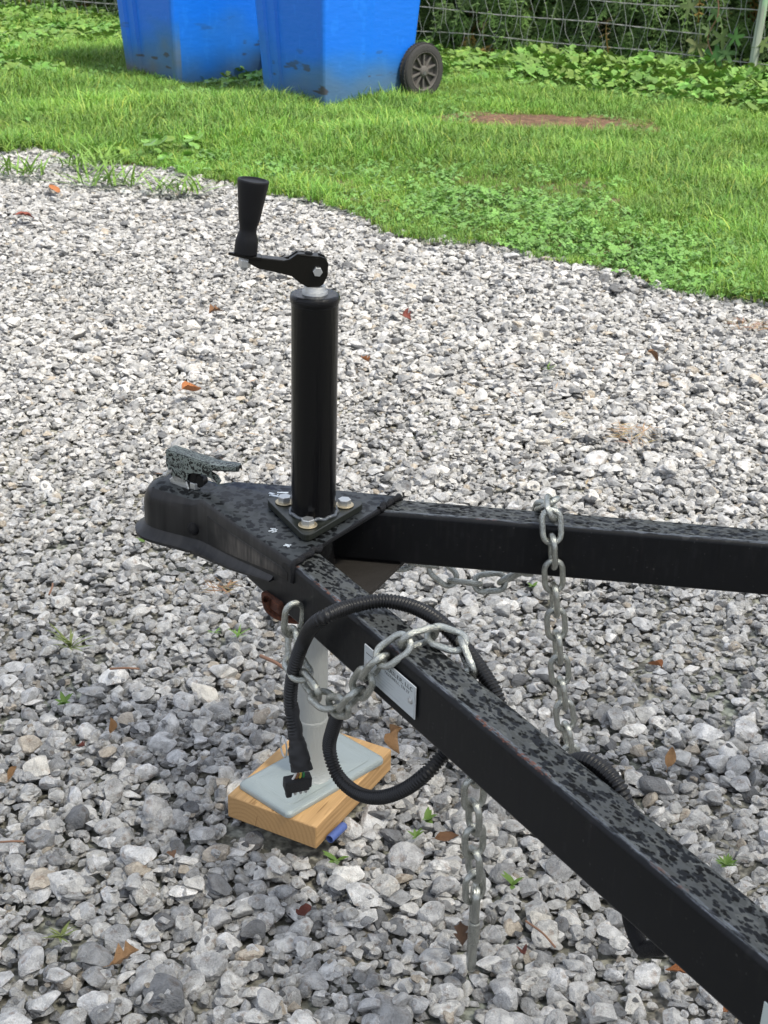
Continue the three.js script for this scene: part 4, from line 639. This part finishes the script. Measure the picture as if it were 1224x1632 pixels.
const M_GRASS = PHY({ color: lin(...GRASS_C), vertexColors: true, transmission: .35, thickness: 0, roughness: .6, ior: 1.35 });
const M_CLOVER = PHY({ color: lin(.16, .31, .058), vertexColors: true, transmission: .32, thickness: 0, roughness: .6, ior: 1.35 });
function scatterStuff(parent, geos, mat, list) { // list of {x,y,z,s,ry,c,tilt}
  const m4 = new THREE.Matrix4(), q = new THREE.Quaternion(), c = new THREE.Color(), e = new THREE.Euler();
  geos.forEach((g, k) => { const l = list.filter((_, i) => i % geos.length === k), im = new THREE.InstancedMesh(g, mat, l.length); im.name = 'clump'; im.userData.kind = 'stuff'; im.castShadow = im.receiveShadow = true; l.forEach((o, i) => { m4.compose(V(o.x, o.y, o.z), q.setFromEuler(e.set(o.tx || 0, o.ry, o.tz || 0)), V(o.s, o.s * (o.sy || 1), o.s)); im.setMatrixAt(i, m4); im.setColorAt(i, c.setRGB(...o.c)); }); parent.add(im); });
}
function stuff(name, label, category) { const g = new THREE.Group(); g.name = numbered(name); scene.add(g); tag(g, label, category); g.userData.kind = 'stuff'; return g; }
const lawnY = (x, z) => -.012 + (fbm(x * 2.5, z * 2.5, 25) - .5) * .03;
{
  const R = RNG(601), tufts = [], shorts = [];
  for (let k = 0; k < 185000; k++) {
    const x = rr(-5.2, 4.2, R), z = rr(-14.5, -3.0, R); if (z > zEdge(x) + .02 + (x < -.3 ? .16 * sstep(.52, .72, fbm(x * 3.3, z * 3.3, 631, 3)) : .12 * sstep(.5, .7, fbm(x * 4, z * 4, 633, 2)))) continue;
    const fd = fenceDist(x, z); if (fd > .5) continue; if (!inView(x, 0, z, 160, 130)) continue;
    const edge = zEdge(x) - z, sm = soilMask(x, z); if (sm < 1.75 - .4 * R()) continue;
    const lush = fbm(x * 1.3 + 9, z * 1.3, 611, 3), nearFence = sstep(-1.15, -.4, fd), cl = sstep(.05, .6, x) * sstep(.6, .1, edge);
    let p = 1 - nearFence * .82 - cl * .18; if (fbm(x * 2, z * 2, 617, 3) > .6) p *= .8; if (R() > p) continue;
    const len = lerp(.55, 1.45, sstep(.25, .75, lush)) * (x < -.1 && edge < .5 ? .85 : 1) * (x > .2 ? .8 : 1), warm = rr(.8, 1.2, R), d = lerp(.62, 1.42, fbm(x * 3.2, z * 3.2, 615, 3)) * rr(.85, 1.15, R);
    (R() < .25 + .6 * lush ? tufts : shorts).push({ x, y: z > zEdge(x) ? .0 : lawnY(x, z), z, s: len * rr(.8, 1.15, R) * (sm < 3.2 ? .62 : 1), ry: rr(0, 6.28, R), c: [d * warm, d, d * rr(.7, 1.1, R)], tx: rr(-.2, .2, R), tz: rr(-.2, .2, R) });
  }
  const g = stuff('grass', 'bright green lawn grass between the gravel and the fence', 'grass');
  scatterStuff(g, [tuftGeo(621, 18, .075, .048, .0017), tuftGeo(622, 17, .092, .052, .0020), tuftGeo(623, 15, .065, .048, .0026)], M_GRASS, tufts);
  scatterStuff(g, [tuftGeo(624, 20, .042, .05, .0021), tuftGeo(625, 20, .05, .055, .0027)], M_GRASS, shorts);
  console.log('tufts', tufts.length + shorts.length);
}
// round-leaved ground cover and clover
function roundLeafGeo(seed, n, size, h, spread, lobes = 0) {
  const R = RNG(seed), pos = [], col = [];
  for (let k = 0; k < n; k++) {
    const a = rr(0, 6.28, R), r0 = spread * Math.sqrt(R()), y = h * rr(.35, 1.1, R), rad = size * rr(.6, 1.15, R), ry = rr(0, 6.28, R), q = new THREE.Quaternion().setFromEuler(new THREE.Euler(rr(-.55, .55, R), ry, rr(-.55, .55, R), 'YXZ')), cpos = V(Math.cos(a) * r0, y, Math.sin(a) * r0), tone = rr(.7, 1.3, R);
    const petals = lobes || 1;
    for (let l = 0; l < petals; l++) {
      const o = lobes ? V(Math.cos(l * 6.2832 / lobes) * rad * .75, 0, Math.sin(l * 6.2832 / lobes) * rad * .75) : V(0, 0, 0), rd = lobes ? rad * .62 : rad, N = lobes ? 7 : 11, rim = [], mid = V(o.x, lobes ? 0 : -rad * .16, o.z).applyQuaternion(q).add(cpos);
      for (let i = 0; i < N; i++) { const t = i / N * 6.2832, notch = lobes ? 1 : (i === 0 ? .25 : 1) * (1 + .06 * Math.sin(i * 3)), v = V(o.x + Math.cos(t) * rd * notch, rd * .05 * Math.sin(t * 3), o.z + Math.sin(t) * rd * notch).applyQuaternion(q).add(cpos); rim.push(v); }
      for (let i = 0; i < N; i++) for (const v of [mid, rim[(i + 1) % N], rim[i]]) { pos.push(v.x, v.y, v.z); const e = v === mid ? .8 : 1.05; col.push(tone * e, tone * e, tone * e); }
    }
    const b = V(cpos.x * .4, 0, cpos.z * .4), s = .0011; for (const v of [[b.x - s, 0, b.z], [b.x + s, 0, b.z], [cpos.x, cpos.y, cpos.z]]) { pos.push(...v); col.push(.8, .9, .8); }
  }
  const g = new THREE.BufferGeometry(); g.setAttribute('position', new THREE.Float32BufferAttribute(pos, 3)); g.setAttribute('color', new THREE.Float32BufferAttribute(col, 3)); g.setAttribute('uv', new THREE.Float32BufferAttribute(new Float32Array(pos.length / 3 * 2), 2)); g.computeVertexNormals(); return g;
}
{
  const R = RNG(651), round = [], clover = [];
  for (let k = 0; k < 95000; k++) {
    const x = rr(-5.2, 4.2, R), z = rr(-14.5, -3.0, R); if (z > zEdge(x) + .03) continue; const fd = fenceDist(x, z); if (fd > .35 || !inView(x, 0, z, 160, 130)) continue; const sm = soilMask(x, z); if (sm < 1.5 - .3 * R()) continue;
    const edge = zEdge(x) - z, nf = sstep(-1.5, -.55, fd) * (x > .1 ? 1 : .8), leftPatch = sstep(.5, .62, fbm(x * 1.1 + 2, z * 1.1, 661, 3)) * sstep(-.6, -1.2, x), nearBin = sstep(.65, .3, Math.hypot(x + .85, z + 9.3)), pr = clamp(nf + leftPatch * .15 + nearBin * .45 + sstep(-2.0, -2.8, x) * sstep(-8.3, -9.2, z) * .7);
    const d = rr(.8, 1.2, R), rowX = lerp(.75, 1, sstep(-.4, -1.0, fd));
    if (R() < pr * .42) round.push({ x, y: lawnY(x, z), z, s: rr(.75, 1.25, R) * (nf > .6 && x > .5 ? 1.15 : .95), sy: rr(.5, 1.0, R) * (x > .9 ? 1.35 : 1), ry: rr(0, 6.28, R), c: [d * rr(.85, 1.25, R), d, d * .9] });
    else { const cl = sstep(.0, .6, x) * sstep(1.3, .3, edge) + .2 * sstep(.5, .62, fbm(x * 2.2, z * 2.2, 667, 3)) + .06; if (R() < cl * .6) clover.push({ x, y: lawnY(x, z), z, s: rr(.7, 1.3, R), ry: rr(0, 6.28, R), c: [d * .95, d, d * 1.1] }); }
  }
  const g1 = stuff('ground_ivy', 'round-leaved bright green ground cover along the foot of the fence', 'ground cover'); scatterStuff(g1, [roundLeafGeo(671, 9, .022, .07, .085), roundLeafGeo(672, 9, .018, .055, .08), roundLeafGeo(673, 8, .027, .10, .09)], M_CLOVER, round);
  const g2 = stuff('clover', 'low clover and small-leaved weeds along the gravel edge', 'clover'); scatterStuff(g2, [roundLeafGeo(681, 11, .0085, .028, .05, 3), roundLeafGeo(682, 11, .010, .034, .055, 3)], M_CLOVER, clover);
  console.log('round', round.length, 'clover', clover.length);
}
// bare soil in the lawn and dry litter at the edge
{
  const mk = (cx, cz, rx, rz, seed) => { const n = 40, pos = [cx, .006, cz], uv = [cx, cz], idx = []; for (let i = 0; i < n; i++) { const a = i / n * 6.2832, k = .85 + .35 * fbm(Math.cos(a) * 2 + 5, Math.sin(a) * 2 + 5, seed, 3); pos.push(cx + Math.cos(a) * rx * k, .001, cz + Math.sin(a) * rz * k); uv.push(pos.at(-3), pos.at(-1)); idx.push(0, 1 + (i + 1) % n, 1 + i); } const g = new THREE.BufferGeometry(); g.setAttribute('position', new THREE.Float32BufferAttribute(pos, 3)); g.setAttribute('uv', new THREE.Float32BufferAttribute(uv, 2)); g.setIndex(idx); g.computeVertexNormals(); return g; };
  struct('bare_soil', mk(soilC[0] + .06, soilC[1] + .02, .62, .42, 3), STD({ map: dataTex(512, 512, (i, j) => { const t = fbm(i / 512 * 40, j / 512 * 40, 691, 4, 40); return [lerp(.24, .54, t), lerp(.175, .41, t), lerp(.13, .31, t)]; }, true), roughness: 1, bumpMap: fineNoise, bumpScale: .01 }));
  const R = RNG(693), list = [], tri = [-.03, 0, 0, 0, .002, .0012, .03, 0, 0, -.03, 0, 0, .03, 0, 0, 0, .001, -.0012], sg = new THREE.BufferGeometry(); sg.setAttribute('position', new THREE.Float32BufferAttribute(tri, 3)); sg.setAttribute('uv', new THREE.Float32BufferAttribute(new Float32Array(12), 2)); sg.computeVertexNormals();
  const spots = [[30, 206, .26, .12, 420], [1195, 517, .07, .05, 120], [1015, 692, .06, .06, 80], [350, 937, .03, .02, 30], [860, 190, .3, .15, 120], [930, 560, .3, .2, 20], [600, 660, .5, .4, 60]];
  for (const [px, py, rx, rz, n] of spots) { const p = at(px, py, .01); for (let i = 0; i < n; i++) list.push({ x: p.x + rr(-1, 1, R) * rx, y: rr(.006, .016, R), z: p.z + rr(-1, 1, R) * rz, s: rr(.35, .9, R), ry: rr(0, 6.28, R), tx: rr(-.2, .2, R), tz: rr(-.2, .2, R), c: [rr(.8, 1.2, R), rr(.8, 1.1, R), 1] }); }
  const g = stuff('straw_litter', 'dry straw and pine needles scattered on gravel and soil', 'litter'); scatterStuff(g, [sg], STD({ color: lin(.36, .25, .13), roughness: .9, side: THREE.DoubleSide }), list);
}
// ------------------------------------------------------------------ leaves, weeds, twigs: each its own
{
  const leafGeo = (seed, curl, lobed) => { const R = RNG(seed), N = 8, rows = []; for (let i = 0; i <= N; i++) { const t = i / N, w = (lobed ? Math.sin(Math.PI * Math.pow(t, .8)) * (.30 + .14 * Math.cos(t * 19)) : .26 * Math.sin(Math.PI * Math.pow(t, .85))) + .004, row = []; for (let j = -2; j <= 2; j++) { const s = j / 2; row.push(V(s * w, curl * (s * s * w * 1.3 + .22 * Math.sin(t * 3 + seed)) + .05 * rr(-1, 1, R) * Math.abs(s) + .03, t - .5)); } rows.push(row); } const g = loft(rows, false, false); return merge([g, xf(cyl(.012, .009, .26, 6), { p: [0, curl * .22 * Math.sin(seed) + .03, -.60], r: [Math.PI / 2, 0, 0] })]); };
  const mats = { red: [.22, .055, .035], brown: [.20, .10, .045], tan: [.42, .24, .11], orange: [.40, .15, .05], dark: [.09, .05, .03] };
  const MM = Object.fromEntries(Object.entries(mats).map(([k, c]) => [k, STD({ color: lin(...c), roughness: .7, side: THREE.DoubleSide, bumpMap: fineNoise, bumpScale: .002 })]));
  const L = [[485, 1465, 44, 'red', 1.5, 'dark red dead leaf standing on edge in the foreground gravel'], [199, 1529, 46, 'tan', .3, 'flat tan dead leaf on gravel near the lower left corner'], [176, 1164, 22, 'tan', 1.2, 'small tan dead leaf left of the timber block'], [38, 347, 30, 'red', .2, 'dark red leaf on far gravel at the left picture edge'], [648, 508, 24, 'red', .8, 'reddish leaf on gravel to the right of the jack tube'], [306, 621, 30, 'orange', .3, 'orange leaf on gravel to the left of the jack tube'], [86, 302, 26, 'orange', 0, 'rust orange leaf on gravel below the left lawn corner'], [582, 574, 18, 'orange', .9, 'small orange leaf just right of the jack tube'], [640, 1196, 46, 'tan', 1.4, 'curled tan leaf touching the right corner of the timber block'], [1066, 1216, 30, 'tan', 1.6, 'pale curled leaf standing behind the nearer beam'], [1080, 1553, 34, 'orange', .1, 'orange tan leaf just below the nearer beam at right'], [833, 1527, 28, 'red', 1.2, 'reddish leaf in gravel right of the chain end'], [712, 1336, 34, 'brown', .9, 'brown leaf between the hanging chain and a green sprout'], [735, 1490, 34, 'dark', .2, 'dark brown leaf beside the chain end link'], [1040, 570, 20, 'brown', .2, 'brown leaf on the right-hand gravel below the lawn'], [275, 1365, 26, 'brown', .6, 'brown curled leaf left of the timber block corner'], [345, 500, 22, 'brown', .4, 'brown leaf on far gravel left of the jack grip'], [1043, 1062, 24, 'orange', .3, 'orange brown leaf on gravel right of the hanging chain'], [1160, 1610, 26, 'orange', .4, 'orange leaf at the bottom right under the beam'], [130, 1190, 18, 'red', .4, 'tiny reddish leaf among stones at left'], [20, 1235, 20, 'tan', .7, 'tan leaf scrap at the left picture edge']];
  L.forEach(([px, py, w, col, tilt, lab], i) => { const p = at(px, py, .016), z = toPx(p)[2], s = w / FPX * z * 1.15, m = new THREE.Mesh(leafGeo(701 + i, .35 + .4 * (i % 3), i % 3 === 1), MM[col]); m.name = numbered('dead_leaf'); m.position.copy(p).setY(.018 + (tilt > 1 ? s * .28 : 0)); m.rotation.set(tilt > 1 ? -1.0 : -.25, i * 1.7, tilt * .25, 'YXZ'); m.scale.setScalar(s); m.castShadow = m.receiveShadow = true; scene.add(m); tag(m, lab, 'leaf', undefined); });
  // weeds
  const M_W = leafMat([.12, .21, .035], .3, .55), M_W2 = leafMat([.20, .24, .07], .3, .6);
  const blade = (R, L, w, up) => { const d = rr(0, 6.28, R), rows = []; for (let i = 0; i <= 4; i++) { const t = i / 4, o = L * t * Math.cos(up * (1 - t * .5)), y = L * t * Math.sin(up) * (1 - .25 * t), ww = w * Math.sin(Math.PI * Math.min(.97, t * .8 + .18)); rows.push([V(Math.cos(d) * o - Math.sin(d) * ww, y, Math.sin(d) * o + Math.cos(d) * ww), V(Math.cos(d) * o, y - ww * .25, Math.sin(d) * o), V(Math.cos(d) * o + Math.sin(d) * ww, y, Math.sin(d) * o - Math.cos(d) * ww)]); } return loft(rows, false, false); };
  const Wd = [[112, 1015, 60, 22, .0035, 'g', 'pale grass tuft in gravel to the left of the coupler'], [378, 1005, 34, 12, .004, 'g', 'small grass sprig below the coupler flank'], [342, 1000, 22, 8, .003, 'g', 'tiny grass sprig left of the sprig below the coupler'], [536, 1360, 38, 7, .13, 'w', 'broad-leaved green weed at the front corner of the timber block'], [680, 1297, 34, 6, .16, 'w', 'green seedling right of the timber block'], [662, 1325, 24, 6, .12, 'w', 'small dark seedling beside the larger green seedling'], [817, 1400, 34, 6, .13, 'w', 'two-leaved seedling right of the hanging chain'], [1157, 1370, 28, 18, .10, 'w', 'bright green moss-like sprout right of the nearer beam'], [874, 582, 24, 14, .0035, 'g', 'small grass tuft in the far right gravel'], [97, 1480, 44, 18, .004, 'g', 'straggly grass tuft in the lower left gravel'], [101, 1112, 26, 7, .16, 'w', 'bright little weed left in the gravel above the big stone'], [229, 858, 18, 5, .16, 'w', 'tiny weed under the coupler lip'], [850, 929, 18, 5, .16, 'w', 'tiny green weed under the farther beam beside the chain'], [30, 257, 90, 30, .003, 'g', 'grass patch growing in gravel at the far left'], [135, 247, 80, 40, .003, 'g', 'grass patch in gravel just below the lawn edge'], [170, 268, 110, 36, .003, 'g', 'sprawling grass patch in gravel left of the jack grip'], [285, 285, 90, 30, .003, 'g', 'long grass strands lying over gravel near the jack grip'], [1205, 172, 60, 9, .14, 'w', 'pale young sprout at the foot of the fence post']];
  Wd.forEach(([px, py, w, n, wid, kind, lab], i) => { const R = RNG(801 + i), p = at(px, py + w * .2, .008), z = toPx(p)[2], s = w / FPX * z, t = thing(kind === 'g' ? 'grass_tuft' : 'weed', lab, kind === 'g' ? 'grass tuft' : 'weed', [p.x, 0, p.z]); const nb = n > 25 ? Math.round(n * 1.7) : n; for (let k = 0; k < nb; k++) part('blade', blade(R, s * rr(.45, .8, R) * (n > 25 ? .85 : 1), kind === 'g' ? Math.min(.0045, Math.max(.0014, s * .035)) : s * wid, kind === 'g' ? rr(.2, 1.3, R) : rr(.4, 1.1, R)), i === 0 || i === 9 ? M_W2 : kind === 'g' ? leafGrass : M_W, t).position.set(rr(-1, 1, R) * s * (kind === 'g' && n > 25 ? .45 : .06), .004, rr(-1, 1, R) * s * (kind === 'g' && n > 25 ? .25 : .06)); });
  // twigs
  const M_T = STD({ color: lin(.22, .12, .075), roughness: .9 });
  for (const [a, b, r, lab] of [[[415, 1045], [462, 1072], .0030, 'reddish twig on gravel behind the conduit'], [[78, 948], [84, 930], .0018, 'thin twig on gravel left of the coupler'], [[175, 1066], [222, 1066], .0018, 'straight thin twig lying left of the big white stone'], [[0, 1342], [38, 1341], .0014, 'fine red twig at the left picture edge'], [[838, 1468], [885, 1510], .0014, 'fine dark twig right of the chain end']]) { const p = at(...a, .018), q = at(...b, .018), m = p.clone().lerp(q, .5).add(V(.003, .004, .004)); const t = new THREE.Mesh(curveTube([p, m, q], r, 16, 7), M_T); t.geometry.translate(-p.x, -p.y, -p.z); t.position.copy(p); t.name = numbered('twig'); t.castShadow = true; scene.add(t); tag(t, lab, 'twig'); }
  // broad-leaved vine in the fence
  const fw = (px, py, d = .03) => onPlane(px, py, FENCE_A.clone().add(V(.02, 0, d)), V(-FENCE_D.z, 0, FENCE_D.x));
  const vine = thing('vine', 'lobed-leaf vine climbing through the fence near the post', 'vine', fw(1130, 130).setY(0).toArray());
  const lobes = (() => { const s = new THREE.Shape(), n = 40; for (let i = 0; i <= n; i++) { const a = -Math.PI / 2 + i / n * 6.2832, r = .5 + .26 * Math.cos(5 * (a - Math.PI / 2)) + .07 * Math.cos(17 * a) - (Math.abs(a + Math.PI / 2) < .3 || i > n - 3 ? .15 : 0); const x = Math.cos(a) * r, y = Math.sin(a) * r; i ? s.lineTo(x, y) : s.moveTo(x, y); } const g = new THREE.ShapeGeometry(s, 2), p = g.attributes.position; for (let i = 0; i < p.count; i++) p.setZ(i, -.25 * (p.getX(i) ** 2) + .08 * p.getY(i)); g.computeVertexNormals(); return g; })();
  const R = RNG(851), stem = [fw(1150, 150), fw(1140, 100), fw(1128, 60), fw(1145, 20), fw(1130, -60)].map((p) => p.sub(vine.position)); part('stem', curveTube(stem, .004, 30, 7), M_T, vine);
  for (const [px, py, s] of [[1112, 72, 30], [1150, 62, 26], [1172, 60, 22], [1140, 88, 30], [1158, 85, 26], [1140, 122, 20], [1178, 128, 16], [1215, 70, 22], [1130, 48, 20], [1140, 20, 24], [1100, 10, 24]]) { const m = part('leaf', lobes, leafMat([.10 * rr(.7, 1.3, R), .17 * rr(.8, 1.2, R), .045], .3), vine), p = fw(px, py, rr(.02, .06, R)); m.position.copy(p.sub(vine.position)); m.scale.setScalar(s / FPX * 8.6); m.rotation.set(rr(-.7, -.1, R), rr(-.6, .6, R), rr(-1, 1, R)); }
}
shade(trailer);
renderer.render(scene, camera);
